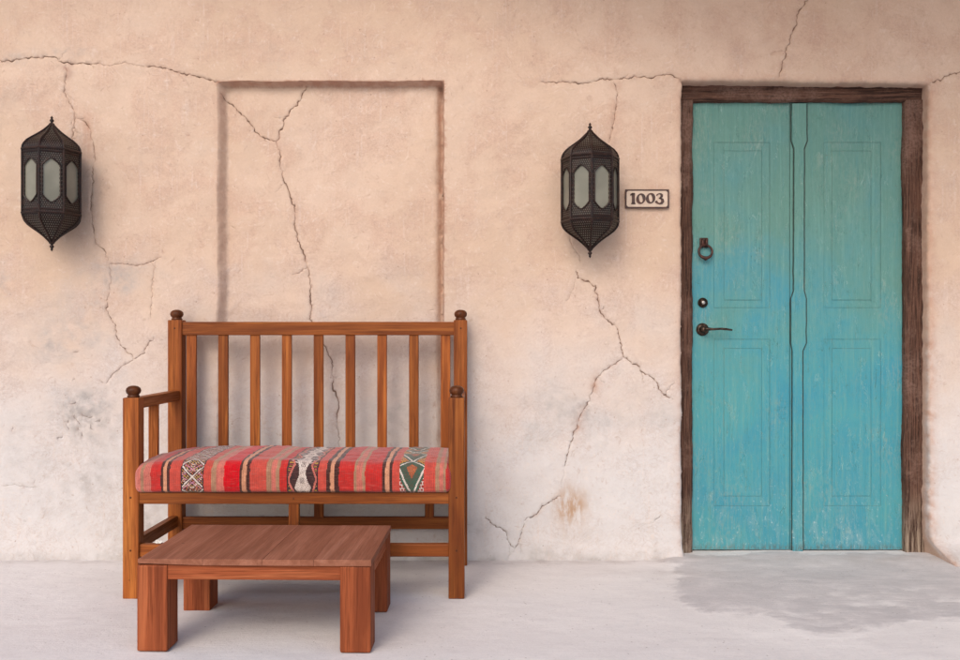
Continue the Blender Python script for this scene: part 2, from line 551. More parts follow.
CR = [  # (strength, half width m, [photo points])
    (1.0, .0030, [(-12, 61), (0, 60), (10, 61), (22, 59), (40, 58), (54, 57), (58, 62), (70, 64), (90, 64), (103, 65)]),
    (.45, .0022, [(103, 65), (115, 64), (125, 62), (135, 65), (150, 67)]),
    (1.0, .0032, [(146, 66), (165, 68), (180, 73), (195, 76), (210, 80), (219, 83)]),
    (.70, .0034, [(66, 65), (66, 75), (63, 90), (65, 96), (71, 106), (75, 117), (73, 128), (72, 138), (71, 150)]),
    (.72, .0034, [(75, 117), (80, 119), (86, 123), (90, 130), (92, 140), (94, 150), (94, 162), (92, 172), (92, 185), (91, 200), (92, 220), (94, 232), (96, 244), (104, 249), (106, 256), (109, 264)]),
    (.65, .0024, [(109, 264), (118, 264), (125, 264), (137, 266), (150, 262), (160, 258)]),
    (.5, .0024, [(109, 264), (110, 272), (109, 285), (106, 302)]),
    (.85, .0026, [(107, 300), (106, 310), (114, 324), (116, 338), (123, 348), (133, 359)]),
    (.7, .0022, [(133, 359), (142, 354), (147, 345), (153, 338)]),
    (.55, .0020, [(133, 359), (123, 366), (113, 374), (106, 384)]),
    (.5, .0024, [(155, 262), (152, 280), (151, 300), (150, 318)]),
    (1.3, .0036, [(307, 87), (300, 101), (293, 109), (286, 117), (282, 129), (277, 141)]),
    (1.3, .0036, [(223, 96), (239, 112), (249, 122), (257, 133), (267, 138), (277, 141)]),
    (1.3, .0036, [(277, 141), (280, 154), (281, 168), (285, 183), (291, 199), (296, 213), (295, 226), (298, 240), (303, 252), (308, 268), (311, 287), (310, 299), (311, 320), (318, 335), (324, 346), (332, 362), (333, 385), (339, 402), (337, 425), (340, 450)]),
    (.95, .0030, [(540, 82), (553, 81), (568, 82), (583, 83), (593, 81), (603, 78), (613, 79), (625, 78), (637, 77), (653, 78), (667, 74), (677, 78), (683, 83)]),
    (.70, .0032, [(613, 80), (618, 92), (616, 110), (613, 127), (609, 143)]),
    (1.1, .0030, [(812, -10), (808, 0), (803, 7), (797, 15), (797, 25), (790, 38), (786, 50), (783, 63), (779, 78)]),
    (1.2, .0036, [(932, 82), (943, 79), (953, 73), (966, 70)]),
    (.5, .0030, [(569, 234), (570, 241), (573, 248), (579, 256), (581, 263)]),
    (1.3, .0040, [(577, 270), (578, 278), (587, 281), (596, 285), (598, 295), (599, 308), (604, 317), (611, 324), (617, 328)]),
    (1.0, .0034, [(617, 328), (620, 339), (624, 358)]),
    (1.3, .0040, [(624, 358), (638, 366), (642, 372), (654, 379), (664, 395), (673, 399)]),
    (.75, .0032, [(624, 358), (605, 370), (598, 377), (593, 390), (585, 408), (578, 423)]),
    (.85, .0032, [(578, 423), (571, 443), (566, 461), (565, 468)]),
    (.3, .0020, [(565, 468), (561, 485), (560, 496)]),
    (.3, .0020, [(577, 276), (574, 290), (566, 302)]),
    (.9, .0034, [(560, 496), (545, 505), (535, 515), (524, 521)]),
    (.75, .0034, [(524, 521), (522, 530), (519, 543), (514, 548), (510, 545), (507, 537)]),
    (.9, .0034, [(507, 537), (505, 531), (495, 526), (485, 517)]),
    (.4, .0030, [(509, 547), (507, 560), (506, 566)]),
    (.8, .0022, [(655, 521), (660, 515)]),
]
for (a, b) in [((71, 404), (76, 402)), ((64, 422), (69, 421)), ((74, 416), (80, 424)), ((82, 414), (88, 417)), ((88, 418), (93, 417)), ((95, 422), (100, 419)), ((78, 428), (83, 436)),
               ((72, 381), (74, 379)), ((99, 380), (103, 383)), ((58, 440), (62, 436)), ((12, 431), (13, 427)), ((66, 424), (69, 430)), ((90, 424), (93, 430)), ((0, 486), (38, 488))]:
    CR.append((.35 if b[0] - a[0] > 20 else .75, .0018, [a, b]))

_r = random.Random(11)
for _ in range(46):
    a_, b_ = _r.uniform(0, 960), _r.uniform(10, 545)
    if 675 < a_ < 935 and b_ > 70: continue
    an_, l_ = _r.uniform(0, 3.14), _r.choice([.8, 1.2, 1.8, 3.5])
    CR.append((_r.uniform(.5, .85), _r.uniform(.0016, .0030), [(a_, b_), (a_ + l_ * math.cos(an_), b_ + l_ * math.sin(an_))]))
for st_, hw_, pp_ in list(CR):
    if st_ < .5 or len(pp_) < 5: continue
    for k_ in range(1, len(pp_) - 1):
        if _r.random() < .38:
            (ax_, ay_), (bx_, by_) = pp_[k_], pp_[k_ + 1]
            an_ = math.atan2(by_ - ay_, bx_ - ax_) + _r.choice([-1, 1]) * _r.uniform(.5, 1.2)
            q_ = [(ax_, ay_)]
            for _ in range(_r.choice([1, 2, 3])):
                an_ += _r.uniform(-.5, .5); l_ = _r.uniform(3, 7)
                q_.append((q_[-1][0] + l_ * math.cos(an_), q_[-1][1] + l_ * math.sin(an_)))
            if any(675 < a < 930 and b > 78 for a, b in q_): continue
            CR.append((_r.uniform(.25, .5), .0016, q_))
crk = []     # list of (strength, half, np pts)
rr = random.Random(3)
for st_, hw, pp in CR:
    yd = .055 if (220 < pp[-1][0] < 440 and 85 < pp[-1][1] and pp[0][0] > 216) else 0.0
    pts = [P(a, b, yd) for a, b in pp]
    out = [pts[0]]
    for p, q in zip(pts[:-1], pts[1:]):
        d = math.hypot(q[0] - p[0], q[1] - p[1])
        n = max(1, int(d / .006))
        nx, nz = -(q[1] - p[1]) / d, (q[0] - p[0]) / d
        for i in range(1, n + 1):
            t = i / n
            j = (.0085 * fbm(p[0] * 9 + t * d * 34, p[1] * 9, st_ * 7, 3)) * min(1, 6 * t * (1 - t) + .15)
            j += rr.uniform(-.0024, .0024)
            out.append((p[0] + (q[0] - p[0]) * t + nx * j, p[1] + (q[1] - p[1]) * t + nz * j))
    crk.append((min(st_, 1.0) * .95, hw * .70, np.array(out)))

pts2, edges2 = [], []


def add_line(seq, closed=False):
    i0 = len(pts2)
    pts2.extend(seq)
    for k in range(len(seq) - 1): edges2.append((i0 + k, i0 + k + 1))
    if closed: edges2.append((i0 + len(seq) - 1, i0))


# wall outline
X0, X1, Z0, Z1 = -6.0, 6.0, -.12, 3.0
# door opening contour starts below the floor
op = []
z = -.12
zl = [(-.12 + i * .012) for i in range(int((2.152 + .12) / .012))]
zl_l = zl + [open_top(.93) - .001]
zl_r = zl + [open_top(2.034) - .001]
for z in zl_l: op.append((open_left(z), z))
n = 94
for i in range(1, n): 
    x = .918 + (2.046 - .918) * i / n
    op.append((x, open_top(x)))
for z in reversed(zl_r): op.append((open_right(z), z))
oparr = np.array(op)


def ring_off(off):
    o = []
    for (x, z) in op:
        if z > 2.146 and .93 < x < 2.03: o.append((x, z + off))
        elif x < 1.5: o.append((x - off, z + (off if z > 2.146 else 0)))
        else: o.append((x + off, z + (off if z > 2.146 else 0)))
    return o


base = len(pts2)
outline = [(X0, Z0), (X0, Z1), (X1, Z1), (X1, Z0)]
add_line(op)
for off in (.004, .010, .018): pts2.extend([p for p in ring_off(off)])
pts2.extend([(X0, Z0), (X0, Z1), (X1, Z1), (X1, Z0)])
b4 = len(pts2) - 4
edges2 += [(b4, b4 + 1), (b4 + 1, b4 + 2), (b4 + 2, b4 + 3), (b4 + 3, base + len(op) - 1), (base, b4)]


def smooth(t): t = np.clip(t, 0, 1); return t * t * (3 - 2 * t)


# niche rings
def rect_line(x0, x1, z0, z1, step=.014):
    o = []
    for i in range(int((x1 - x0) / step)): o.append((x0 + i * step, z0))
    for i in range(int((z1 - z0) / step)): o.append((x1, z0 + i * step))
    for i in range(int((x1 - x0) / step)): o.append((x1 - i * step, z1))
    for i in range(int((z1 - z0) / step)): o.append((x0, z1 - i * step))
    return o


def wob(p):
    return (p[0] + .0055 * fbm(p[1] * 4, p[0] * 4, 1.3) + .0028 * fbm(p[1] * 30, p[0] * 30, 4), p[1] + .0050 * fbm(p[0] * 4, p[1] * 4, 8.3) + .0024 * fbm(p[1] * 30, p[0] * 30, 14))


for (l, r_, b, t) in ((0, 0, 0, 0), (.004, .002, .004, .003), (.010, .005, .012, .007), (.026, .009, .03, .0125), (.036, .020, .04, .0165), (.042, .032, .045, .024), (.050, .040, .05, .03)):
    seq = [wob(p) for p in rect_line(NX0 + l, NX1 - r_, NZ0 + b, NZ1 - t)]
    if l == 0: add_line(seq, True)
    else: pts2.extend(seq)

for st_, hw, a in crk:
    add_line([tuple(p) for p in a])
    t = np.gradient(a, axis=0)
    L = np.hypot(t[:, 0], t[:, 1]) + 1e-9
    nx, nz = -t[:, 1] / L, t[:, 0] / L
    for k in (1.0, -1.0, 2.4, -2.4):
        ww = hw * (k + .35 * np.sign(k) * np.sin(np.arange(len(a)) * 1.7 + k))
        pts2.extend([(x, z) for x, z in zip(a[:, 0] + nx * ww, a[:, 1] + nz * ww)])

g = .015
for i in range(int(5.0 / g)):
    for j in range(int(2.72 / g)):
        pts2.append((-2.5 + i * g + rr.uniform(-.003, .003), -.11 + j * g + rr.uniform(-.003, .003)))
for i in range(60):
    for j in range(16):
        x, z = X0 + .1 + i * .2, Z0 + .05 + j * .19
        if abs(x) > 2.55 or z > 2.65: pts2.append((x + rr.uniform(-.02, .02), z + rr.uniform(-.02, .02)))
pa = np.array(pts2)


def inside_open(x, z, m=0.0):
    x = np.asarray(x); z = np.asarray(z)
    xl = np.interp(z, oparr[:len(zl_l), 1], oparr[:len(zl_l), 0])
    rz = oparr[-len(zl_r):][::-1]
    xr = np.interp(z, rz[:, 1], rz[:, 0])
    tp = np.interp(x, oparr[len(zl_l) - 1:-len(zl_r) + 1, 0], oparr[len(zl_l) - 1:-len(zl_r) + 1, 1])
    return (x > xl + m) & (x < xr - m) & (z < tp - m)


keep = ~inside_open(pa[:, 0], pa[:, 1], .002)
keep &= (pa[:, 0] >= X0) & (pa[:, 0] <= X1) & (pa[:, 1] >= Z0) & (pa[:, 1] <= Z1)
idx = -np.ones(len(pa), int)
idx[keep] = np.arange(keep.sum())
ed = [(int(idx[a]), int(idx[b])) for a, b in edges2 if idx[a] >= 0 and idx[b] >= 0]
vc, ec, fc, _, _, _ = delaunay_2d_cdt([Vector(p) for p in pa[keep]], ed, [], 0, 1e-5)
V = np.array([(v.x, v.y) for v in vc])
F = np.array([f for f in fc if len(f) == 3])
C = V[F].mean(axis=1)
F = F[~inside_open(C[:, 0], C[:, 1], .0)]
C = V[F].mean(axis=1)
F = F[(C[:, 1] > Z0)]

# crack distance field
x, z = V[:, 0], V[:, 1]
crack = np.zeros(len(V)); crum = np.zeros(len(V))
for st_, hw, a in crk:
    lo, hi = a.min(0) - .06, a.max(0) + .06
    sel = np.where((x > lo[0]) & (x < hi[0]) & (z > lo[1]) & (z < hi[1]))[0]
    if not len(sel): continue
    Pn = V[sel]
    best = np.full(len(sel), 9.0); tt = np.zeros(len(sel))
    A0, B0 = a[:-1], a[1:]
    for k in range(len(A0)):
        d = B0[k] - A0[k]
        t = np.clip(((Pn - A0[k]) @ d) / (d @ d + 1e-12), 0, 1)
        dist = np.hypot(*(Pn - A0[k] - t[:, None] * d).T)
        m_ = dist < best
        best[m_] = dist[m_]; tt[m_] = (k + t[m_]) / len(A0)
    taper = np.clip(8 * np.minimum(tt, 1 - tt) + .45, 0, 1) * (.72 + .38 * np.sin(tt * 23 + len(A0)) * np.sin(tt * 61 + st_ * 9))
    hv = hw * (1.5 + .7 * np.sin(tt * 17 + hw * 9000) * np.sin(tt * 43 + 1))
    c = st_ * taper * np.clip(1 - best / hv, 0, 1)
    crack[sel] = np.maximum(crack[sel], c)
    crum[sel] = np.maximum(crum[sel], min(st_, 1) * .30 * np.clip(1 - best / .014, 0, 1))

h = np.array([noise.fractal(Vector((a * 1.3, 3.1, b * 1.3)), 1, 2, 4) * .011 + noise.fractal(Vector((a * 7, 1, b * 9)), .9, 2, 5) * .0042 for a, b in V])
# base of the wall swells beside the door, upper right leans back
flare = smooth((x - 1.95) / .12) * smooth(1 - (z + .01) / .13) ** 1.3
flare2 = smooth(1 - z / .10) * .012
h = -h - .145 * flare - flare2 + .022 * smooth((x - 1.9) / .3) * smooth((z - .1) / .5)
# niche recess
wob_n = np.array([wob((0, b))[0] for b in z]) * 0
xi = np.array([fbm(b * 4, 0, 1.3) for b in z]) * .0
wobs = np.array([wob((a_, b_)) for a_, b_ in V]) - V
xw, zw = x - wobs[:, 0], z - wobs[:, 1]
dl, dr = (xw - NX0), (NX1 - xw)
dt, db = (NZ1 - zw), (zw - NZ0)
pl = smooth(dl / .038); pr = smooth(dr / .010); ptp = smooth(dt / .014); pb = smooth(db / .03)
nic = pl * pr * ptp * pb
deep = .050 + .040 * smooth(1 - dr / .045) + .010 * smooth(1 - dt / .04) + .006 * smooth(1 - dl / .08)
h = h + nic * deep
# rounded arris of the opening
dopen = np.full(len(V), 9.0)
sel = np.where((x > .85) & (x < 2.2) & (z < 2.27))[0]
for s0 in range(0, len(sel), 4000):
    ss = sel[s0:s0 + 4000]
    d = np.hypot(V[ss, 0][:, None] - oparr[None, :, 0], V[ss, 1][:, None] - oparr[None, :, 1])
    dopen[ss] = d.min(1)
rnd = np.clip(1 - dopen / .020, 0, 1)
h = h + .020 * (1 - np.sqrt(np.clip(1 - rnd ** 2, 0, 1)))
# cracks: real grooves, with one lip standing slightly proud
h = h + .011 * np.clip(crack, 0, 1.2) + .0015 * crum


def blob(cx, cz, rx, rz, y=0.0):
    X, Z_ = P(cx, cz, y)
    return np.exp(-(((x - X) / (rx / 220)) ** 2 + ((z - Z_) / (rz / 220)) ** 2))


n1 = np.array([noise.fractal(Vector((a * 5, 9, b * 5)), 1, 2, 5) for a, b in V])
n2 = np.array([noise.fractal(Vector((a * 22, 19, b * 22)), 1, 2, 4) for a, b in V])
grey = .55 * blob(88, 415, 26, 22) + .30 * blob(75, 330, 30, 28) + .30 * blob(110, 280, 26, 22) + .35 * blob(6, 288, 16, 14) \
    + .22 * blob(560, 415, 60, 26) + .20 * blob(640, 420, 40, 20) + .25 * blob(660, 550, 12, 9) + .2 * blob(480, 545, 20, 30) + .25 * blob(47, 350, 20, 15) \
    + .35 * blob(66, 51, 20, 4) + .3 * blob(15, 58, 12, 5) + .2 * blob(70, 470, 60, 50) + .2 * blob(150, 520, 30, 30) + .25 * blob(395, 405, 30, 30) + .3 * blob(66, 72, 6, 14)
grey = grey * 1.25 * (1 + 1.6 * n1 + 1.2 * n2) + .12 * np.clip(n1 * 1.6 - .25, 0, 1) + .34 * smooth(1 - z / .07) * (1 + 1.5 * n1 + n2) + .22 * smooth(1 - z / .25) * np.clip(n1 * 2.5, 0, 1) + .6 * crum * np.clip(n2 * 2, 0, 1)
ochre = (1.0 * blob(571, 508, 15, 20) + .25 * blob(500, 380, 50, 30) * 0) * (1 + .8 * n1 + .6 * n2)
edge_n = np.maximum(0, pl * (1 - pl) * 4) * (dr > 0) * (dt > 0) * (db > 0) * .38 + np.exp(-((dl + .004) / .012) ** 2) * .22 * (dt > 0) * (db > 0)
edge_r = smooth((.036 - dr) / .014) * (dr > -.001) * (dt > -.002) * (db > 0) * (.85 - .3 * smooth((2.0 - z) / 1.2))  # dark line inside the right edge: recess shadow painted as colour
edge_t = smooth((.020 - dt) / .007) * (dt > -.001) * (dl > 0) * (dr > 0) * .80  # soffit band: its shade is painted into the colour
clay_shade = np.maximum.reduce([edge_n, edge_r, edge_t]) * (1 + .5 * n2)
clay_shade += np.exp(-(dopen / .030) ** 2) * smooth((z - .0) / .01) * (.34 + .25 * smooth((x - 1.95) / .1)) * (1 + .9 * n2)
clay_shade += .2 * smooth((x - 1.95) / .1) * smooth(1 - (x - 2.05) / .05) * smooth(1 - z / .15)
cr_lip = np.clip(crum * 1.6, 0, .6)
clay_shade += cr_lip * np.clip(1.2 * n1 + 1.1 * n2 + .05, 0, 1)
clay_shade += (.6 * blob(66, 72, 5, 9) + .5 * blob(88, 135, 5, 22) + .5 * blob(616, 88, 5, 8) + .35 * blob(614, 120, 5, 20) + .3 * blob(595, 385, 6, 14) + .3 * blob(580, 425, 6, 14)) * (1 + 1.5 * n2)
clay_shade += .18 * blob(800, 30, 190, 26) * (1 + 2 * n1)  # broad redder tint above the door
cool_light = np.clip((1.50 - z + .16 * n1) / 1.25, 0, 1)  # mask of the painted cool light, strongest at the foot
marks = np.zeros((len(V), 4), np.float32); marks[:, 3] = 1
marks[:, 0] = np.clip(crack, 0, 1); marks[:, 1] = np.clip(clay_shade, 0, 1); marks[:, 2] = np.clip(grey, 0, 1)
wash = np.zeros((len(V), 4), np.float32); wash[:, 3] = 1
wash[:, 0] = np.clip(cool_light, 0, 1); wash[:, 1] = np.clip(ochre, 0, 1)

Cn = V[F].mean(axis=1)
Cw = np.stack([xw, zw], 1)[F].mean(axis=1)
in_n = (Cw[:, 0] > NX0) & (Cw[:, 0] < NX1) & (Cw[:, 1] > NZ0) & (Cw[:, 1] < NZ1)


def sheet(name, faces, parent, extra=None):
    used = np.unique(faces)
    mp = -np.ones(len(V), int); mp[used] = np.arange(len(used))
    vv = [(float(V[i, 0]), float(h[i]), float(V[i, 1])) for i in used]
    ff = [tuple(int(mp[j]) for j in f) for f in faces]
    mk_, ws_ = marks[used], wash[used]
    if extra:
        ev, ef, em = extra(len(vv), mp)
        vv += ev; ff += ef
        mk_ = np.vstack([mk_, em]); ws_ = np.vstack([ws_, np.tile([0, 0, 0, 1], (len(ev), 1))])
    me = bpy.data.meshes.new(name)
    me.from_pydata(vv, [], ff)
    # face the viewer
    me.update()
    ny = sum(p.normal.y for p in list(me.polygons)[:500])
    if ny > 0: me.flip_normals()
    for nm, arr in (('marks', mk_), ('wash', ws_)):
        ca = me.color_attributes.new(nm, 'FLOAT_COLOR', 'POINT')
        ca.data.foreach_set('color', np.asarray(arr, np.float32).ravel())
    me.polygons.foreach_set('use_smooth', [True] * len(me.polygons))
    me.materials.append(M_PL)
    o = bpy.data.objects.new(name, me)
    COL.objects.link(o)
    if parent: o.parent = parent
    return o


def reveal(n0, mp):
    # plaster return of the door opening, from the arris back to the frame
    key = {}
    for i in range(len(V)): 
        if dopen[i] < 2e-4: key[(round(V[i, 0], 4), round(V[i, 1], 4))] = i
    loop = []
    for p in op:
        best = key.get((round(p[0], 4), round(p[1], 4)))
        if best is None:
            d = np.hypot(V[:, 0] - p[0], V[:, 1] - p[1]); best = int(d.argmin())
        if mp[best] >= 0: loop.append(best)
    ev, ef, em = [], [], []
    prev = [int(mp[i]) for i in loop]
    for d in (.33, .66, 1.0):
        cur = []
        for i in loop:
            y = h[i] + (.17 - h[i]) * d
            cx_ = V[i, 0] + (.001 if V[i, 0] < 1.5 else -.001) * d * 3 - .040 * d * max(0, min(1, 1 - V[i, 1] / .10)) ** 1.4 * (V[i, 0] > 1.9)
            ev.append((float(cx_ + .002 * fbm(V[i, 1] * 18, y * 30, 2)), float(y), float(V[i, 1])))
            em.append([0, .45, .1, 1])
            cur.append(n0 + len(ev) - 1)
        for k in range(len(loop) - 1): ef.append((prev[k + 1], prev[k], cur[k], cur[k + 1]))
        prev = cur
    # solid body behind the plaster skin
    b0 = n0 + len(ev)
    for (a, c) in ((X0, Z0), (X1, Z0), (X1, Z1), (X0, Z1)):
        ev.append((a, .20, c)); em.append([0, 0, 0, 1])
    for (a, c) in ((X0, Z0), (X1, Z0), (X1, Z1), (X0, Z1)):
        ev.append((a, .55, c)); em.append([0, 0, 0, 1])
    ef += [(b0, b0 + 1, b0 + 2, b0 + 3), (b0 + 4, b0 + 7, b0 + 6, b0 + 5), (b0, b0 + 4, b0 + 5, b0 + 1), (b0 + 1, b0 + 5, b0 + 6, b0 + 2),
           (b0 + 2, b0 + 6, b0 + 7, b0 + 3), (b0 + 3, b0 + 7, b0 + 4, b0)]
    return ev, ef, em


wall = sheet('plaster_wall', F[~in_n], None, reveal)
tag(wall, 'cracked cream adobe plaster wall with a shallow recess behind the bench', 'wall')
niche = sheet('niche', F[in_n], wall)
niche['label'] = 'shallow rectangular recess in the plaster with a forked crack'

# ------------------------------------------------------------------ GROUND
def floor_xy(px, py):
    D = 902 * CAMZ / (py - 337)
    return ((px - 480) * D / 902, D - CAMD)


patch = [floor_xy(*p) for p in [(664, 556), (664, 566), (667, 580), (672, 596), (685, 609), (701, 615), (740, 616), (772, 616), (781, 627), (804, 638), (845, 641), (877, 634), (897, 624), (930, 621), (1010, 622), (1100, 600), (1100, 556)]]
gx = np.concatenate([[-120, -30, -8, -4], np.arange(-2.9, 2.9, .016), [4, 8, 30, 120]])
gy = np.concatenate([[-200, -60, -20, -8, -4], np.arange(-2.2, .22, .016), [.5]])
GX, GY = np.meshgrid(gx, gy)
gxf, gyf = GX.ravel(), GY.ravel()


def poly_sd(px, py, poly):
    q = np.array(poly)
    d = np.full(len(px), 9.0); ins = np.zeros(len(px), bool)
    for i in range(len(q)):
        a, b = q[i], q[(i + 1) % len(q)]
        e = b - a
        t = np.clip(((px - a[0]) * e[0] + (py - a[1]) * e[1]) / (e @ e), 0, 1)
        d = np.minimum(d, np.hypot(px - a[0] - t * e[0], py - a[1] - t * e[1]))
        c = ((a[1] > py) != (b[1] > py)) & (px < (b[0] - a[0]) * (py - a[1]) / (b[1] - a[1] + 1e-12) + a[0])
        ins ^= c
    return np.where(ins, d, -d)


sdp = poly_sd(gxf, gyf, patch)
fn = np.array([noise.fractal(Vector((a * 2.2, b * 2.2, 5)), 1, 2, 4) for a, b in zip(gxf, gyf)])
fn2 = np.array([noise.fractal(Vector((a * 12, b * 16, 2)), 1, 2, 4) for a, b in zip(gxf, gyf)])
near = (np.abs(gxf) < 3) & (gyf > -2.3)
gz = np.where(near, fn * .004 + fn2 * .0012, 0.0)
gz += np.where(near, .016 * smooth((gyf + .22) / .26) * smooth((gxf - .75) / .15) + .003 * smooth(sdp / .03), 0)
gz -= np.where(near, 0, .01)
mk_ = np.zeros((len(gxf), 4), np.float32); mk_[:, 3] = 1
mk_[:, 0] = np.where(near, smooth((sdp + fn * .07 + fn2 * .03 + .05) / .13) * (.95 + .18 * fn + .2 * fn2) * (.74 + .26 * smooth((gyf + .75) / .6)), 0)
def fblob(px, py, rx, ry):
    X, Y = floor_xy(px, py)
    return np.exp(-(((gxf - X) / rx) ** 2 + ((gyf - Y) / ry) ** 2))
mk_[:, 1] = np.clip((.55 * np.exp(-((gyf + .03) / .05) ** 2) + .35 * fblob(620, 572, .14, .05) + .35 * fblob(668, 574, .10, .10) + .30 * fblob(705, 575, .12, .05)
                     + .28 * fblob(900, 565, .25, .06) + .2 * fblob(500, 565, .2, .05)) * (1 + 1.2 * fn2), 0, 1)  # darker along the wall: contact shade painted in together with dust
me = bpy.data.meshes.new('ground')
nx_, ny_ = len(gx), len(gy)
me.from_pydata([(float(a), float(b), float(c)) for a, b, c in zip(gxf, gyf, gz)], [],
               [(j * nx_ + i, j * nx_ + i + 1, (j + 1) * nx_ + i + 1, (j + 1) * nx_ + i) for j in range(ny_ - 1) for i in range(nx_ - 1)])
ca = me.color_attributes.new('marks', 'FLOAT_COLOR', 'POINT')
ca.data.foreach_set('color', mk_.ravel())
me.polygons.foreach_set('use_smooth', [True] * len(me.polygons))
me.materials.append(M_FL)
ground = bpy.data.objects.new('ground', me)
COL.objects.link(ground)
tag(ground, kind='structure')

# unseen ceiling, added to shade the upper wall and bounce warm light
m = NT('shade_ceiling_warm')
v = m.coord((2, 12, 12), False)
cc = m.mix(m.noise(v, 1, 5, .6), (.42, .20, .09), (.54, .30, .16))
M_CEIL = m.fin(cc, .7)
bm = box(-6, 6, -.50, .5, 3.02, 3.15, .01, 1)
bmesh.ops.subdivide_edges(bm, edges=list(bm.edges), cuts=23, use_grid_fill=True)
for v_ in bm.verts:      # edge pushed out over the door to darken the upper right
    if v_.co.y < .3: v_.co.y -= 1.05 * (.5 - v_.co.y) / 1.0 * float(smooth((v_.co.x + .6) / 2.2))
ceil = link('shade_ceiling', bm, M_CEIL)
tag(ceil, kind='structure')

# ------------------------------------------------------------------ DOOR
YF = .075      # front of the frame
YD = .110      # front of the leaves
ZB = .026
door = empty('door', (1.48, YD, ZB))
tag(door, 'worn turquoise double door with iron knocker in a rough dark wood frame', 'door')
DO = Vector((-1.48, -YD, -ZB))


def shift(bm, d=DO):
    bmesh.ops.translate(bm, verts=bm.verts, vec=d)
    return bm


def rough_beam(x0, x1, y0, y1, z0, z1, axis, amp, seed):
    """hewn timber: many rings along the axis, each with an uneven outline"""
    lo, hi = (x0, y0, z0), (x1, y1, z1)
    L = hi[axis] - lo[axis]
    n = int(L / .012)
    oth = [a for a in range(3) if a != axis]
    bm = bmesh.new()
    lay = bm.verts.layers.float_vector.new('along')
    rings = []
    k = 7
    for i in range(n + 1):
        t = lo[axis] + L * i / n
        ring = []
        loop = [(s / k, 0) for s in range(k)] + [(1, s / k) for s in range(k)] + [(1 - s / k, 1) for s in range(k)] + [(0, 1 - s / k) for s in range(k)]
        for (u, v_) in loop:
            a = lo[oth[0]] + u * (hi[oth[0]] - lo[oth[0]])
            b = lo[oth[1]] + v_ * (hi[oth[1]] - lo[oth[1]])
            # rounded corners
            cu, cv = u - .5, v_ - .5
            rc = max(0, (abs(cu) + abs(cv)) - .86) / .14
            a -= math.copysign(rc * .006, cu); b -= math.copysign(rc * .006, cv)
            nn = fbm(t * 3.2 + seed, a * 9, b * 9, 4) * amp * 1.3 + fbm(t * 2.5 + seed, a * 90, b * 90, 3) * amp * .9 + fbm(t * 45, a * 60 + seed, b * 60, 2) * amp * .35
            co = [0, 0, 0]
            co[axis] = t
            co[oth[0]] = a + math.copysign(nn, cu) * (1 if abs(cu) > .49 else .2)
            co[oth[1]] = b + math.copysign(nn, cv) * (1 if abs(cv) > .49 else .2)
            vv = bm.verts.new(co)
            vv[lay] = (t * 5 + seed, a * 160, b * 160)
            ring.append(vv)
        rings.append(ring)
    m_ = len(rings[0])
    for a, b in zip(rings[:-1], rings[1:]):
        for j in range(m_): bm.faces.new((a[j], a[(j + 1) % m_], b[(j + 1) % m_], b[j]))
    bm.faces.new(rings[0]); bm.faces.new(rings[-1])
    return bm


fr = link('door_frame', shift(rough_beam(.895, 2.075, YF + .002, YF + .10, 2.108, 2.198, 0, .0060, 3.0)), M_FRAME, door, True)
fr['label'] = 'dark weathered timber frame around the turquoise leaves'
link('jamb', shift(rough_beam(.892, .984, YF, YF + .10, .004, 2.112, 2, .0060, 1.0)), M_FRAME, fr, True)
link('jamb', shift(rough_beam(1.971, 2.060, YF, YF + .10, .004, 2.112, 2, .0068, 8.0)), M_FRAME, fr, True)


def PX(px): return (px - 480) * (CAMD + YD) / 902
def PZ(py): return CAMZ + (337 - py) * (CAMD + YD) / 902


def rect_ring(x0, x1, z0, z1, w_, yf, yb, bm=None):
    bm = bm or bmesh.new()
    box(x0, x0 + w_, yf, yb, z0, z1, .0012, 1, bm)
    box(x1 - w_, x1, yf, yb, z0, z1, .0012, 1, bm)
    box(x0 + w_ + .0004, x1 - w_ - .0004, yf + .0003, yb, z0, z0 + w_, .0012, 1, bm)
    box(x0 + w_ + .0004, x1 - w_ - .0004, yf + .0003, yb, z1 - w_, z1, .0012, 1, bm)
    return bm


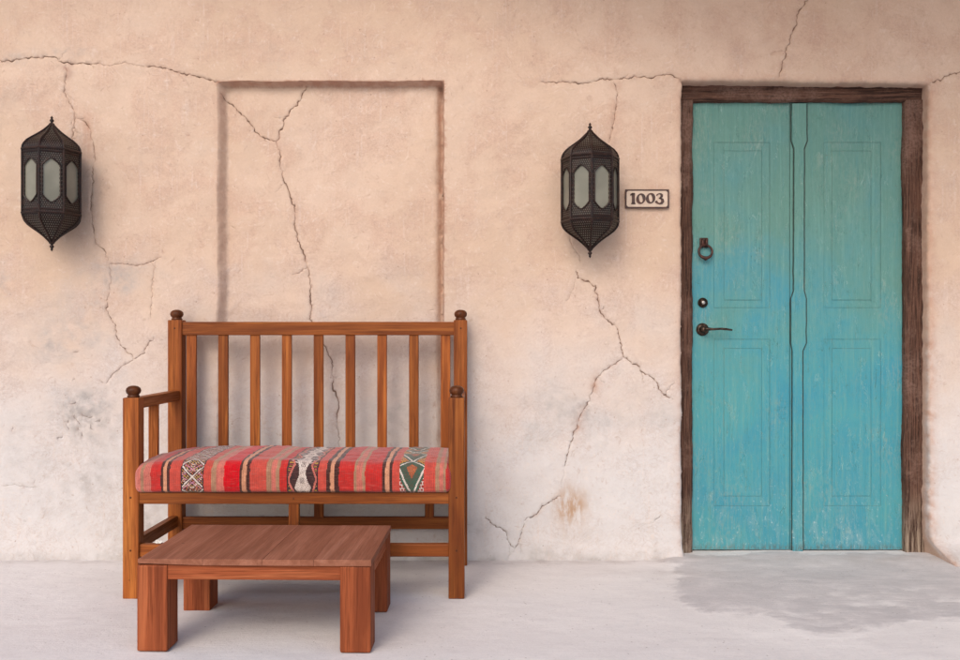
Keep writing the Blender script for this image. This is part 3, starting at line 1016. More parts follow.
def leaf(x0, x1, ox0, ox1, ix0, ix1, lab):
    z0, z1 = .0215, 2.118
    pans = [(PZ(307.6), PZ(142.5), PZ(300), PZ(151)), (PZ(505.7), PZ(339.3), PZ(496), PZ(348.4))]
    b = box(x0 + .0004, x1 - .0004, YD + .0028, YD + .045, z0 + .0004, z1 - .0004, .0005, 1)
    g_ = .0009
    # front skin: stiles and rails butted round the two panels
    lf = link('door_leaf', shift(b), M_GROOVE, door)
    lf['label'] = lab
    def piece(nm, a, b_, c, d, y=0.0, bev=.0011):
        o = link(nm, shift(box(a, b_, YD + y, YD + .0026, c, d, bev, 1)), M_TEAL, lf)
        return o
    piece('stile', x0, ox0 - g_, z0, z1, 0, 0)
    piece('stile', ox1 + g_, x1, z0, z1, 0, 0)
    zs = [z0, pans[1][0], pans[1][1], pans[0][0], pans[0][1], z1]
    piece('rail', ox0 - g_, ox1 + g_, z0, zs[1] - g_, .0001, 0)
    piece('rail', ox0 - g_, ox1 + g_, zs[2] + g_, zs[3] - g_, .0001, 0)
    piece('rail', ox0 - g_, ox1 + g_, zs[4] + g_, z1, .0001, 0)
    for (ob, ot, ib, it) in pans:
        wv_ = (ix0 - ox0)
        bm = bmesh.new()
        for (a, b2, c, d, yy) in ((ox0, ix0 - g_, ob, ot, .0012), (ix1 + g_, ox1, ob, ot, .0012), (ix0 - g_, ix1 + g_, ob, ib - g_, .0015), (ix0 - g_, ix1 + g_, it + g_, ot, .0015)):
            box(a, b2, YD + yy, YD + .0026, c, d, .0010, 1, bm)
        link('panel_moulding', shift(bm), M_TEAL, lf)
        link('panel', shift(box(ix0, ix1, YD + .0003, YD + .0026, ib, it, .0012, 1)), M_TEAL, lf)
    return lf


lfL = leaf(.986, PX(789.35), PX(713.8), PX(769.7), PX(724), PX(761.5), 'left door leaf carrying the knocker, lock and lever')
lfR = leaf(PX(789.95), 1.970, PX(824), PX(880.5), PX(832), PX(871), 'plain right door leaf')
# shaped astragal over the joint
prof = [(104, 791.2, 805.6), (141, 791.0, 806), (149, 793.6, 803.2), (291, 793.2, 803.0), (299, 790.6, 805.2), (343, 790.6, 805.0), (351, 792.0, 801.6), (551.4, 791.6, 802.0)]
lft, rgt = [], []
dens = []
for (a, b) in zip(prof[:-1], prof[1:]):
    n = max(1, int((b[0] - a[0]) / 5))
    for i in range(n):
        t = i / n
        dens.append([a[k] + (b[k] - a[k]) * t for k in range(3)])
dens.append(list(prof[-1]))
for (y, l_, r_) in dens:
    lft.append((PX(l_ + .35 * fbm(y * .08, 1, 1)), PZ(y)))
    rgt.append((PX(r_ + .35 * fbm(y * .08, 7, 1)), PZ(y)))
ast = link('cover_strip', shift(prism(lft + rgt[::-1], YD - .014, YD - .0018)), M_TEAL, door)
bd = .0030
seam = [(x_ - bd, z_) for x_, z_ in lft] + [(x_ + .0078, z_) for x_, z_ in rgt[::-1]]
link('strip_seam', shift(prism(seam, YD - .0016, YD + .0003)), iron('dirt_shade_seam', (.02, .028, .024), (.05, .06, .05), .9, 0), ast)  # dark edging of the cover strip: painted shadow gap plus dirt
bv = ast.modifiers.new('bevel', 'BEVEL'); bv.width = .0032; bv.segments = 2; bv.limit_method = 'ANGLE'

# knocker
kx, kz = PX(703.6), PZ(243.5)
bm = box(kx - .020, kx + .020, YD - .008, YD - .0005, kz - .020, kz + .026, .004)
for sx_ in (-.009, .009):
    tube([(kx + sx_, YD - .008, kz + .018), (kx + sx_, YD - .020, kz + .010), (kx + sx_, YD - .020, kz - .010), (kx + sx_, YD - .009, kz - .016)], .006, 8, bm)
kn = link('knocker', shift(bm), M_IRON, door, True)
rc = (PX(704.4), PZ(252))
rr_ = .031
ring = [(rc[0] + rr_ * math.sin(a), YD - .021 + .006 * math.cos(a), rc[1] + rr_ * math.cos(a) * .98) for a in [2 * math.pi * k / 32 for k in range(33)]]
ring[-1] = ring[0]
rad = [.0052 + .0030 * max(0, -math.cos(2 * math.pi * k / 32)) ** 3 for k in range(32)] + [.0052]
bm = tube(ring, rad, 10)
lathe([(0, -.010), (.008, -.006), (.0105, 0), (.008, .007), (0, .011)], 12, rc[0], YD - .022, bm)
for v_ in list(bm.verts)[-50:]:
    pass
lump = [v_ for v_ in bm.verts if abs(v_.co.z) < .02]
bmesh.ops.translate(bm, verts=lump, vec=(0, 0, rc[1] - rr_ - .002))
link('ring', shift(bm), M_IRON, kn, True)


def disc(cx, cz, prof_, bm=None):
    b = lathe(prof_, 28)
    bmesh.ops.rotate(b, verts=b.verts, cent=(0, 0, 0), matrix=Matrix.Rotation(R(90), 3, 'X'))
    bmesh.ops.translate(b, verts=b.verts, vec=(cx, YD - .0006, cz))
    if bm is not None:
        me_ = bpy.data.meshes.new('t'); b.to_mesh(me_); bm.from_mesh(me_); b.free(); return bm
    return b


lk = link('lock', shift(disc(PX(702.6), PZ(302.7), [(.023, 0), (.0235, .004), (.021, .009), (.014, .011), (.0135, .013), (0, .013)])), M_LEVER, door, True)
b = disc(PX(702.6), PZ(302.7), [(.0085, .0135), (.0085, .017), (.0065, .019), (0, .019)])
box(PX(702.6) - .0012, PX(702.6) + .0012, YD - .0200, YD - .019, PZ(302.7) - .006, PZ(302.7) + .006, 0, 1, b)
link('lock_cylinder', shift(b), M_STEEL, lk, True)
hx, hz = PX(702.3), PZ(329.5)
hd = link('door_handle', shift(disc(hx, hz, [(.029, 0), (.030, .003), (.027, .008), (.018, .010), (.014, .014), (.011, .04), (0, .04)])), M_LEVER, door, True)
lv = [(hx, YD - .044, hz + .002), (hx + .012, YD - .048, hz + .002), (hx + .04, YD - .050, hz + .001), (hx + .075, YD - .049, hz + .003), (hx + .10, YD - .047, hz + .001), (hx + .127, YD - .045, hz - .003)]
link('lever', shift(tube(lv, [.009, .008, .0058, .0054, .0058, .004], 10)), M_LEVER, hd, True)

# ------------------------------------------------------------------ NUMBER PLAQUE
m = NT('cream_tile')
v = m.coord((1, 1, 1), False)
nn_ = m.noise(v, 40, 5, .65)
cc = m.mix(m.rng(nn_, .35, .65), (.50, .385, .30), (.57, .45, .36))
bl = m.noise(v, 14, 4, .6)
cc = m.mix(m.rng(bl, .56, .70, 0, .5), cc, (.46, .26, .19))
M_TILE = m.fin(cc, .45, m.bump(nn_, .3, .001), .4)
M_BROWN = iron('brown_glaze', (.030, .010, .008), (.085, .030, .020), .5, 0)
px0, pz1 = P(625.2, 189.3, -.012); px1, pz0 = P(669.2, 208.2, -.012)
pc = ((px0 + px1) / 2, (pz0 + pz1) / 2)
YW = .002
plq = empty('number_plaque', (pc[0], 0, pc[1]))
tag(plq, 'small cream plaque with brown border reading 1003 between lantern and door', 'sign')
W2, H2 = (px1 - px0) / 2, (pz1 - pz0) / 2
link('tile', box(-W2 + .003, W2 - .003, -.0105, .012, -H2 + .003, H2 - .003, .002), M_TILE, plq)
bm = bmesh.new()
t_ = .0068
box(-W2, -W2 + t_, -.0135, -.004, -H2, H2, .0015, 2, bm); box(W2 - t_, W2, -.0135, -.004, -H2, H2, .0015, 2, bm)
box(-W2 + t_ * .6, W2 - t_ * .6, -.0130, -.004, -H2, -H2 + t_ * .95, .0015, 2, bm); box(-W2 + t_ * .6, W2 - t_ * .6, -.0130, -.004, H2 - t_ * .95, H2, .0015, 2, bm)
for sx_ in (-1, 1):
    for sz_ in (-1, 1):
        prism([(sx_ * (W2 - .004), sz_ * (H2 - .004)), (sx_ * (W2 - .016), sz_ * (H2 - .004)), (sx_ * (W2 - .004), sz_ * (H2 - .016))], -.0122, -.004, bm)
link('border', bm, M_BROWN, plq)


def strokes(paths, name):
    bm = bmesh.new()
    for pts_, ws in paths:
        pts_ = [Vector(p) for p in pts_]
        n = len(pts_)
        L_, R_ = [], []
        for i, p in enumerate(pts_):
            t = (pts_[min(i + 1, n - 1)] - pts_[max(i - 1, 0)]).normalized()
            nrm = Vector((-t.y, t.x))
            L_.append(p + nrm * ws[i] * .80); R_.append(p - nrm * ws[i] * .80)
        for i in range(n - 1):
            q = [L_[i], L_[i + 1], R_[i + 1], R_[i]]
            f_ = [bm.verts.new((a.x, -.0130, a.y)) for a in q]
            k_ = [bm.verts.new((a.x, -.0100, a.y)) for a in q]
            bm.faces.new(f_); bm.faces.new(k_)
            for j in range(4): bm.faces.new((f_[j], f_[(j + 1) % 4], k_[(j + 1) % 4], k_[j]))
    bmesh.ops.remove_doubles(bm, verts=bm.verts, dist=1e-5)
    return link(name, bm, M_BROWN, plq)


def zpx(zx, zy):          # coordinates measured on the plaque (enlarged photo)
    X = (615 + zx / 13.714 - 480) / (902 / (CAMD - .013)); Z_ = CAMZ + (337 - 180 - zy / 13.714) / (902 / (CAMD - .013))
    return (X - pc[0], Z_ - pc[1])


k1 = .00033
U = 1 / 13.714 / (902 / 4.087)      # metres per enlarged pixel
strokes([([zpx(252, 182), zpx(252, 250), zpx(252, 326)], [30 * U, 26 * U, 28 * U]),
         ([zpx(208, 208), zpx(225, 196), zpx(250, 188)], [8 * U, 14 * U, 18 * U]),
         ([zpx(222, 323), zpx(282, 323)], [10 * U, 10 * U]),
         ([zpx(236, 183), zpx(270, 183)], [7 * U, 7 * U])], 'digit')
for cx_, cy_ in ((355, 256), (489, 250)):
    pth, ws = [], []
    for k in range(33):
        a = 2 * math.pi * k / 32
        pth.append(zpx(cx_ + 45 * math.cos(a), cy_ + 62 * math.sin(a)))
        ws.append((12 + 15 * (math.cos(a + .35)) ** 2) * U)
    strokes([(pth, ws)], 'digit')
top = [zpx(570 + 0, 213), zpx(585, 197), zpx(605, 187), zpx(628, 190), zpx(642, 207), zpx(640, 228), zpx(622, 244), zpx(602, 250)]
bot = [zpx(602, 250), zpx(628, 252), zpx(650, 268), zpx(656, 292), zpx(640, 316), zpx(612, 325), zpx(585, 316), zpx(568, 298), zpx(562, 285)]
strokes([(top, [14 * U, 9 * U, 9 * U, 14 * U, 24 * U, 22 * U, 12 * U, 8 * U]), (bot, [8 * U, 14 * U, 24 * U, 28 * U, 22 * U, 14 * U, 14 * U, 24 * U, 18 * U])], 'digit')

# ------------------------------------------------------------------ LANTERNS
LR = .124
ZT, ZS1, ZS0, ZBt = .262, .136, -.139, -.262       # apex, shoulders, lower apex about the centre
dome = [(1.0, 0), (.985, .10), (.94, .20), (.84, .32), (.70, .43), (.54, .54), (.39, .65), (.27, .75), (.17, .85), (.09, .93), (.05, 1.0)]


def lattice(width_at, z0, z1, place, skip=None, cell=.0090):
    """pierced sheet: square cells, each with a diamond hole; place(u, z) -> point"""
    bm = bmesh.new()
    cache = {}

    def vv(u, z_):
        k = (round(u, 5), round(z_, 5))
        if k not in cache: cache[k] = bm.verts.new(place(u, z_))
        return cache[k]
    nz = max(1, round((z1 - z0) / cell))
    cz = (z1 - z0) / nz
    for j in range(nz):
        za = z0 + j * cz
        wmid = width_at(za + cz / 2)
        n = int(wmid / cell) + 1
        for i in range(-n, n + 1):
            uc = (i + .5 * (j % 2)) * cell
            if abs(uc) > wmid + cell * .3: continue
            if skip and skip(uc, za + cz / 2): continue
            a = [vv(uc - cell / 2, za), vv(uc + cell / 2, za), vv(uc + cell / 2, za + cz), vv(uc - cell / 2, za + cz)]
            hr = .37 * cell
            q = [bm.verts.new(place(uc, za + cz / 2 - hr)), bm.verts.new(place(uc + hr, za + cz / 2)), bm.verts.new(place(uc, za + cz / 2 + hr)), bm.verts.new(place(uc - hr, za + cz / 2))]
            for k in range(4):
                bm.faces.new((a[k], a[(k + 1) % 4], q[(k + 1) % 4], q[k]))
    return bm


ap = LR * math.cos(R(22.5))
half = LR * math.sin(R(22.5))


def prof_r(z_):
    if ZS0 <= z_ <= ZS1: return 1.0
    t = (z_ - ZS1) / (ZT - ZS1) if z_ > ZS1 else (ZS0 - z_) / (ZS0 - ZBt)
    return float(np.interp(t, [d[1] for d in dome], [d[0] for d in dome]))


def make_lantern():
    root = empty('wall_lantern')
    # frame: edge ribs and rings
    bm = bmesh.new()
    zz = [ZBt] + [ZS0 - (ZS0 - ZBt) * d[1] for d in dome[::-1][1:]] + [ZS1 + (ZT - ZS1) * d[1] for d in dome]
    for k in range(8):
        a = k * math.pi / 4 - math.pi / 2
        pts_ = [(LR * prof_r(z_) * math.cos(a), LR * prof_r(z_) * math.sin(a), z_) for z_ in zz]
        tube(pts_, .0048, 6, bm)
    for zr, rw in ((ZS1, .006), (ZS1 - .014, .0035), (ZS0, .006), (ZS0 + .014, .0035)):
        loop = [(LR * 1.005 * math.cos(k * math.pi / 4 - math.pi / 2), LR * 1.005 * math.sin(k * math.pi / 4 - math.pi / 2), zr) for k in range(9)]
        for p, q in zip(loop[:-1], loop[1:]): tube([p, q], rw, 6, bm)
    link('frame', bm, M_LANT, root)
    WN0, WN1, WH = -.096, .092, .036        # window opening

    def win_half(z_):
        if z_ < WN0 or z_ > WN1: return 0
        t = min(z_ - WN0, WN1 - z_)
        return WH * min(1, .12 + (t / .030) ** .8 * .88)
    pan0 = None
    for k in range(8):
        a = k * math.pi / 4 - math.pi / 2 + R(22.5)
        if pan0 is None:
            bm = lattice(lambda z_: half, ZS0, ZS1, lambda u, z_: (u, -ap, z_), lambda u, z_: abs(u) < win_half(z_) - .003)
            # window rim
            rim = []
            N = 40
            zs = [WN0 + (WN1 - WN0) * i / N for i in range(N + 1)]
            rim = [(win_half(z_), -ap - .0015, z_) for z_ in zs] + [(-win_half(z_), -ap - .0015, z_) for z_ in zs[::-1]]
            rim.append(rim[0])
            tube(rim, .0032, 6, bm)
            o = link('side_panel', bm, M_LANT, root)
            pan0 = o
            gl = link('glass_pane', box(-half + .004, half - .004, -ap + .004, -ap + .007, ZS0 + .004, ZS1 - .004, 0), M_GLASS, o)
        else:
            o = pan0.copy(); COL.objects.link(o); o.parent = root
            g2 = gl.copy(); COL.objects.link(g2); g2.parent = o
        o.rotation_euler = (0, 0, R(22.5) + k * math.pi / 4)
    for nm, za, zb in (('top_dome', ZS1, ZT), ('bottom_dome', ZBt, ZS0)):
        bm = bmesh.new()
        liner = bmesh.new()
        for k in range(8):
            a = k * math.pi / 4
            rot = Matrix.Rotation(R(22.5) + a, 3, 'Z')
            b = lattice(lambda z_: half * prof_r(z_) * .98, za, zb, lambda u, z_: rot @ Vector((u, -ap * prof_r(z_), z_)))
            me_ = bpy.data.meshes.new('t'); b.to_mesh(me_); bm.from_mesh(me_); b.free(); bpy.data.meshes.remove(me_)
        o = link(nm, bm, M_LANT, root)
        pr_ = [(LR * prof_r(z_) * .95 + .0001, z_) for z_ in [za + (zb - za) * i / 12 for i in range(13)]]
        link('dome_liner', lathe(pr_, 8, rot=0.0), M_GLASS, o)
    for s in (1, -1):
        z0_ = ZT if s > 0 else ZBt
        pf = [(.011, -.006), (.010, 0), (.006, .005), (.005, .008), (.009, .012), (.0095, .016), (.006, .020), (.004, .023), (.006, .026), (.0045, .030), (0, .036)]
        pf = [(r_, z0_ + s * d) for r_, d in pf]
        link('finial', lathe(pf, 14), M_LANT, root, True)
    b = box(-.045, .045, .128, .160, -.09, .09, .003)
    box(-.012, .012, .108, .132, -.02, .02, .002, 1, b)
    link('wall_bracket', b, M_LANT, root)
    return root


lan = make_lantern()
LY = -.140
Xr, Zr = P(590, 190.3, LY)
Xl, Zl = P(51.8, 183.6, LY)
lan.location = (Xr, LY, Zr)
tag(lan, 'pierced dark metal lantern with frosted panes beside the 1003 plaque', 'lantern', 'pierced metal wall lanterns')
l2 = lan.copy(); COL.objects.link(l2)
l2.location = (Xl, LY, Zl)
l2.rotation_euler = (0, 0, R(2))
lan.rotation_euler = (0, 0, R(-3))
for ch in list(lan.children):
    c_ = ch.copy(); COL.objects.link(c_); c_.parent = l2
    for g_ in ch.children:
        d_ = g_.copy(); COL.objects.link(d_); d_.parent = c_
l2['label'] = 'pierced dark metal lantern left of the bench, below a long horizontal crack'

# ------------------------------------------------------------------ BENCH
bench = empty('bench', (-.723, -.33, 0))
tag(bench, 'high backed slatted wooden bench with knobbed posts against the wall', 'bench')
BO = Vector((.723, .33, 0))
YB0, YB1, YF0, YF1 = -.107, -.047, -.611, -.551
XL0, XL1, XR0, XR1 = -1.383, -1.321, -.122, -.060


def bp(name, mat, *a, bev=.0035, parent=None):
    b = box(*a, bev, 2)
    return link(name, shift(b, BO), mat, parent or bench)


def finial_at(cx, cy, z0, post):
    pf = [(.020, z0 - .003), (.0235, z0 + .002), (.0235, z0 + .006), (.0205, z0 + .009), (.0215, z0 + .012), (.0270, z0 + .018), (.0290, z0 + .027), (.0265, z0 + .036), (.018, z0 + .043), (.008, z0 + .046), (0, z0 + .0465)]
    link('finial', shift(lathe(pf, 24, cx, cy), BO), FINIAL, post, True)


for (xa, xb, ya, yb, zt) in ((XL0, XL1, YB0, YB1, 1.089), (XR0 + .006, XR1 + .003, YB0, YB1, 1.089), (XL0, XL1, YF0, YF1, .778), (XR0, XR1, YF0, YF1, .778)):
    p_ = bp('post', WZ, xa, xb, ya, yb, 0, zt)
    finial_at((xa + xb) / 2, (ya + yb) / 2, zt, p_)
bp('top_rail', WX, XL1 - .004, XR0 + .010, YB0 + .008, YB0 + .040, 1.0216, 1.081)
bp('lower_back_rail', WX, XL1 - .004, XR0 + .010, YB0 + .010, YB0 + .040, .40, .455)
for i in range(9):
    c_ = -1.2835 + i * .1413
    bp('slat', WZ, c_ - .0212, c_ + .0212, YB0 + .015, YB0 + .033, .452, 1.0245, bev=.002)
bp('seat_rail', WX, XL1 - .004, XR0 + .004, YF0 + .006, YF0 + .036, .366, .411)
bp('seat_rail', WX, XL1 - .004, XR0 + .010, YB0 + .010, YB0 + .038, .352, .398)
for (xa, xb) in ((XL0 + .012, XL0 + .044), (XR0 + .018, XR1 - .012)):
    bp('side_rail', WY, xa, xb, YF1 - .004, YB0 + .004, .356, .408)
    bp('side_stretcher', WY, xa, xb, YF1 - .004, YB0 + .004, .172, .222)
for xx in (XL0 + .008, XR0 + .010):
    bp('arm_rail', WY, xx, xx + .046, YF1 - .006, YB0 + .004, .733, .776)
    for k in range(1):
        bp('spindle', WZ, xx + .004, xx + .042, -.372, -.350, .405, .736, bev=.002)
bp('stretcher', WX, XL1 - .004, XR0 + .004, YF0 + .012, YF0 + .042, .160, .209)
bp('stretcher', WX, XL1 - .004, XR0 + .010, YB0 + .012, YB0 + .040, .160, .213)
bp('upright', WZ, -.743, -.703, YF0 + .009, YF0 + .038, .206, .369)
bp('upright', WZ, -.738, -.696, YB0 + .013, YB0 + .036, .210, .355)
bp('upright', WZ, -.245, -.205, YB0 + .013, YB0 + .036, .210, .355)
for (x_, z_, yf) in ((-1.352, .187, YF0), (-.091, .187, YF0), (-1.352, .392, YF0), (-.091, .392, YF0), (-.723, .388, YF0 + .006), (-1.352, 1.052, YB0), (-.085, 1.052, YB0)):
    b_ = lathe([(.0042, 0), (.0042, .0016), (.0030, .0022), (0, .0022)], 12)
    bmesh.ops.rotate(b_, verts=b_.verts, cent=(0, 0, 0), matrix=Matrix.Rotation(R(90), 3, 'X'))
    bmesh.ops.translate(b_, verts=b_.verts, vec=(x_, yf + .0012, z_))
    link('peg', shift(b_, BO), FINIAL, bench)
# seat boards carrying the cushion
for k in range(5):
    ya = YF0 + .042 + k * .088
    bp('seat_board', WX, XL1 + .002, XR0 - .002, ya, ya + .070, .392, .409, bev=.002)

# ------------------------------------------------------------------ CUSHION
CX0, CX1 = -1.334, -.112
CY0, CY1 = -.624, -.118
CZ0, CZ1 = .4125, .531
cush = empty('seat_cushion', ((CX0 + CX1) / 2, (CY0 + CY1) / 2, CZ0))
tag(cush, 'red striped kilim cushion with dark woven motifs on the bench seat', 'cushion')
SAL, RED, BR, BEI, DK, PCH, PNK = (.54, .095, .075), (.50, .048, .045), (.58, .022, .030), (.38, .22, .14), (.045, .018, .015), (.60, .30, .19), (.56, .18, .145)
STR = [(135, PNK), (142, BEI), (145, PNK), (152, RED), (162, DK), (164.5, PCH), (168, DK), (171.2, SAL), (182, 'A'), (205, SAL), (212.5, BEI), (217.5, PNK), (225, BR), (240.6, DK), (243, PCH), (247.5, DK), (251, SAL),
       (267.5, BEI), (272.6, PNK), (277, BEI), (280.7, RED), (288, 'B'), (319, SAL), (327, DK), (331, PCH), (335, DK), (339.7, RED), (354.8, BEI), (357.5, PNK), (363, BEI), (366, RED), (382.7, DK), (386, PCH), (390, DK), (393, SAL),
       (399, 'C'), (425.7, SAL), (436, BEI), (440, PNK), (444, BEI), (446.5, RED)]
bnd = [((p - 480) / 259.0) for p, _ in STR]
WHT, BLK, YEL, GRN, ORG = (.68, .60, .54), (.030, .020, .022), (.58, .36, .08), (.035, .10, .07), (.55, .16, .07)


def weave(X, s):
    """X across, s = metres up the front and back over the top"""
    i = 0
    for k, b in enumerate(bnd):
        if X >= b: i = k
    c = STR[i][1]
    if isinstance(c, tuple):
        # thin thread lines and tonal drift inside a stripe
        f = 1 + .14 * math.sin(X * 900) + .15 * fbm(X * 160, s * 3, 1, 2)
        return tuple(max(0, q * f) for q in c)
    w_ = bnd[i + 1] - bnd[i]
    u = (X - bnd[i]) / w_                     # 0..1
    q = .0042
    us = int((X - bnd[i]) / q) * q / w_
    ss = int(s / q) * q
    if u < .05 or u > .95: return BLK if c != 'C' else SAL
    def tri(v, p):                            # 0..1..0 zigzag
        v = (v / p) % 1.0
        return 1 - abs(2 * v - 1)
    m_ = abs(u - .5) * 2
    cu, cs = int((X - bnd[i]) / .0031), int(s / .0031)      # knots
    if c == 'A':
        z1, z2 = tri(s + .018, .088), tri(s + .005, .052)
        if abs(m_ - z1) < .085: return WHT
        if abs(m_ - z1) < .17: return BLK
        if abs(m_ - z2) < .07: return (.50, .24, .33)
        if abs(m_ - (1 - z1)) < .06: return WHT if cs % 2 else BLK
        if (cu + cs) % 4 == 0: return ORG if (cs // 5) % 2 else YEL
        if (cu - cs) % 5 == 0: return (.40, .30, .26)
        return BLK
    if c == 'B':
        t = tri(s + .030, .118)
        hour = .20 + .34 * t ** 1.6
        if m_ < hour:
            if m_ < .14 and .35 < t < .75: return BLK if (cu + cs) % 2 else WHT
            if (cu * 2 + cs) % 5 == 0: return (.35, .27, .24)
            return WHT
        leaf_ = .55 + .36 * tri(s, .118)
        if abs(m_ - leaf_) < .065: return PNK
        if m_ > leaf_ + .1:
            return YEL if cs % 5 == 0 else ((.45, .10, .10) if cs % 5 == 2 else BLK)
        if s > .125:
            d_ = abs(tri(s, .04) - m_)
            if d_ < .16: return (.58, .48, .44)
        return BLK
    t = (s + .006) % .150 / .150
    v1 = min(1, t * 1.30) if t < .78 else (1 - t) * 4.5
    if abs(m_ - v1) < .07: return WHT
    if abs(m_ - v1) < .26: return GRN
    if m_ > v1:
        if cs % 4 == 0 or (cu + (2 if (cs // 4) % 2 else 0)) % 4 == 0: return WHT if cs < 30 else YEL
        return (.30, .045, .04)
    if m_ < v1 - .58: return ORG if (cu + cs) % 2 else (.12, .07, .05)
    return GRN if (cu - cs) % 4 else (.10, .07, .05)


def cushion():
    # cross-section loop: from bottom back, under, up the front, over the top, down the back
    rad_f, rad_b = .038, .028
    loop = []      # (y, z, s) s = distance from the front bottom edge, -1 underneath
    def arc(cy, cz, r_, a0, a1, n):
        for k in range(n + 1):
            a = R(a0 + (a1 - a0) * k / n)
            loop.append((cy + r_ * math.cos(a), cz + r_ * math.sin(a)))
    def seg(y0, z0, y1, z1, n):
        for k in range(1, n):
            loop.append((y0 + (y1 - y0) * k / n, z0 + (z1 - z0) * k / n))
    rb = .016
    arc(CY0 + rb, CZ0 + rb, rb, 270, 180, 6)
    seg(CY0, CZ0 + rb, CY0, CZ1 - rad_f, 22)
    arc(CY0 + rad_f, CZ1 - rad_f, rad_f, 180, 90, 24)
    seg(CY0 + rad_f, CZ1, CY1 - rad_b, CZ1, 130)
    arc(CY1 - rad_b, CZ1 - rad_b, rad_b, 90, 0, 12)
    seg(CY1, CZ1 - rad_b, CY1, CZ0 + rb, 8)
    arc(CY1 - rb, CZ0 + rb, rb, 0, -90, 5)
    seg(CY1 - rb, CZ0, CY0 + rb, CZ0, 10)
    L = [0]
    for a, b in zip(loop[:-1], loop[1:]): L.append(L[-1] + math.hypot(a[0] - b[0], a[1] - b[1]))
    xs = []
    e = .024
    for k in range(10): xs.append(CX0 + e * (1 - math.cos(math.pi / 2 * k / 10)))
    n = int((CX1 - CX0 - 2 * e) / .0028)
    for k in range(n + 1): xs.append(CX0 + e + (CX1 - CX0 - 2 * e) * k / n)
    for k in range(9, -1, -1): xs.append(CX1 - e * (1 - math.cos(math.pi / 2 * k / 10)))
    cyc, czc = (CY0 + CY1) / 2, (CZ0 + CZ1) / 2
    verts, faces, cols = [], [], []
    for X in xs:
        d = min(X - CX0, CX1 - X)
        r_ = e - e * math.sqrt(max(0, 1 - (1 - min(1, d / e)) ** 2))
        for (y, z_) in loop:
            dy, dz = y - cyc, z_ - czc
            yy = cyc + math.copysign(max(0, abs(dy) - r_ * .85), dy)
            zz = czc + math.copysign(max(0, abs(dz) - r_ * .85), dz)
            up = max(0, dz) / (CZ1 - czc)
            pil = .010 * up * (1 - ((y - cyc) / (cyc - CY0)) ** 2) * 1.0
            sag = .006 * up * math.sin(6.5 * (X + .2)) * .5
            wr = .0060 * fbm(X * 5, y * 4, z_ * 9, 3) + .0030 * fbm(X * 14, y * 14, z_ * 14, 3) + .0010 * fbm(X * 45, y * 45, z_ * 45, 2)
            if z_ < CZ0 + .02: wr *= .15
            fr_ = max(0, -dy) / (cyc - CY0)
            yy -= wr * fr_ * .8 + .004 * fr_ * math.sin(math.pi * (z_ - CZ0) / (CZ1 - CZ0))
            zz += pil + sag + wr * up - .006 * up * smooth(np.array(1 - d / .12)).item()
            verts.append((X - cush.location.x, yy - cush.location.y, zz - cush.location.z))
    m_ = len(loop)
    for i in range(len(xs) - 1):
        Xc = (xs[i] + xs[i + 1]) / 2
        for j in range(m_):
            j2 = (j + 1) % m_
            faces.append((i * m_ + j, i * m_ + j2, (i + 1) * m_ + j2, (i + 1) * m_ + j))
            s_ = L[j]
            # the cloth is pulled slightly askew over the top
            jit = .0016 * fbm(Xc * 40, s_ * 30, 0, 2)
            c = weave(Xc + jit + .004 * fbm(s_ * 6, 0, 0, 2), s_)
            if s_ > .13: c = tuple(q * .92 for q in c) if False else c
            cols.append((*c, 1))
    for i0 in (0, (len(xs) - 1) * m_):
        faces.append(tuple(range(i0, i0 + m_))); cols.append((*PNK, 1))
    me_ = bpy.data.meshes.new('cushion_cover')
    me_.from_pydata(verts, [], faces)
    at = me_.attributes.new('weave', 'FLOAT_COLOR', 'FACE')
    at.data.foreach_set('color', np.array(cols, np.float32).ravel())
    me_.materials.append(M_KILIM)
    me_.polygons.foreach_set('use_smooth', [True] * len(me_.polygons))
    b = bmesh.new(); b.from_mesh(me_); bmesh.ops.recalc_face_normals(b, faces=b.faces); b.to_mesh(me_); b.free()
    o = bpy.data.objects.new('cushion_cover', me_)
    COL.objects.link(o); o.parent = cush
    # piped seam low on the front
    pts_ = [(x_ - cush.location.x, CY0 + .006 + .0015 * fbm(x_ * 9, 0, 0) - cush.location.y, .0065) for x_ in np.linspace(CX0 + .03, CX1 - .03, 90)]
    m2 = iron('dark_seam_cord', (.05, .02, .02), (.12, .03, .03), .9, 0)
    link('seam', tube(pts_, .0028, 6), m2, cush, True)


cushion()

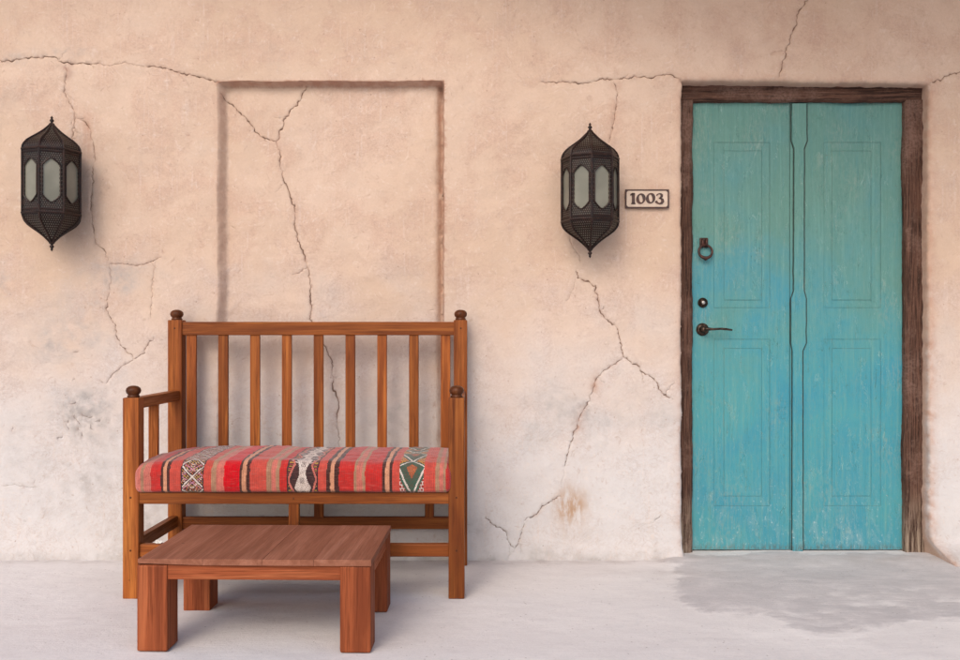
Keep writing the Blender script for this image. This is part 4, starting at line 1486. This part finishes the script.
# ------------------------------------------------------------------ TABLE
tab = empty('coffee_table', (-.722, -.94, 0), R(-1.2))
tag(tab, 'low reddish wooden coffee table with chunky square legs in front of the bench', 'table')
TXh, TY0, TY1 = .380, -.268, .262
LG = .100


def tp(name, mat, *a, bev=.003, lab=None):
    o = link(name, box(*a, bev, 2), mat, tab)
    if lab: o['label'] = lab
    return o


for (xa, ya) in ((-TXh + .002, TY0 + .003), (TXh - LG - .002, TY0 + .003), (-TXh + .002, TY1 - LG), (TXh - LG - .002, TY1 - LG)):
    tp('leg', TZ, xa, xa + LG, ya, ya + LG, .001, .2795, bev=.006)
tp('apron', TX, -TXh + LG - .002, TXh - LG + .002, TY0 + .008, TY0 + .033, .232, .2793)
tp('apron', TX, -TXh + LG - .002, TXh - LG + .002, TY1 - .033, TY1 - .008, .232, .2793)
for s in (-1, 1):
    xa = s * (TXh - .018)
    tp('apron', TY, xa - .012, xa + .012, TY0 + LG, TY1 - LG + .002, .232, .2793)
cuts = [-TXh, -.163, .030, .195, TXh]
for k, (a, b) in enumerate(zip(cuts[:-1], cuts[1:])):
    bm = box(a + .0002, b - .0002, TY0, TY1, .280, .3000, .0009, 2)
    if k == 0:       # the near left corner is worn off
        for v_ in bm.verts:
            if v_.co.x < a + .01 and v_.co.y < TY0 + .01 :
                v_.co.x += .004; v_.co.y += .008
                v_.co.z += .004 if v_.co.z < .29 else -.002
    zoff = [.0, .0005, -.0002, .0003][k]
    bmesh.ops.translate(bm, verts=[v_ for v_ in bm.verts if v_.co.z > .29], vec=(0, 0, zoff))
    link('plank', bm, TT, tab)

# crumpled scrap lying on the bench stretcher
rs = random.Random(5)
bm = bmesh.new()
bmesh.ops.create_icosphere(bm, subdivisions=2, radius=.012)
for v_ in bm.verts:
    v_.co = Vector((v_.co.x * 1.2, v_.co.y, v_.co.z * .6)) * (1 + rs.uniform(-.35, .35))
m = NT('white_paper')
M_PAP = m.fin((.72, .68, .62), .8)
sc_ = link('paper_scrap', bm, M_PAP, None, False, (-1.253, YF0 + .026, .2155))
tag(sc_, 'tiny crumpled white paper scrap on the lower rail of the bench', 'paper')
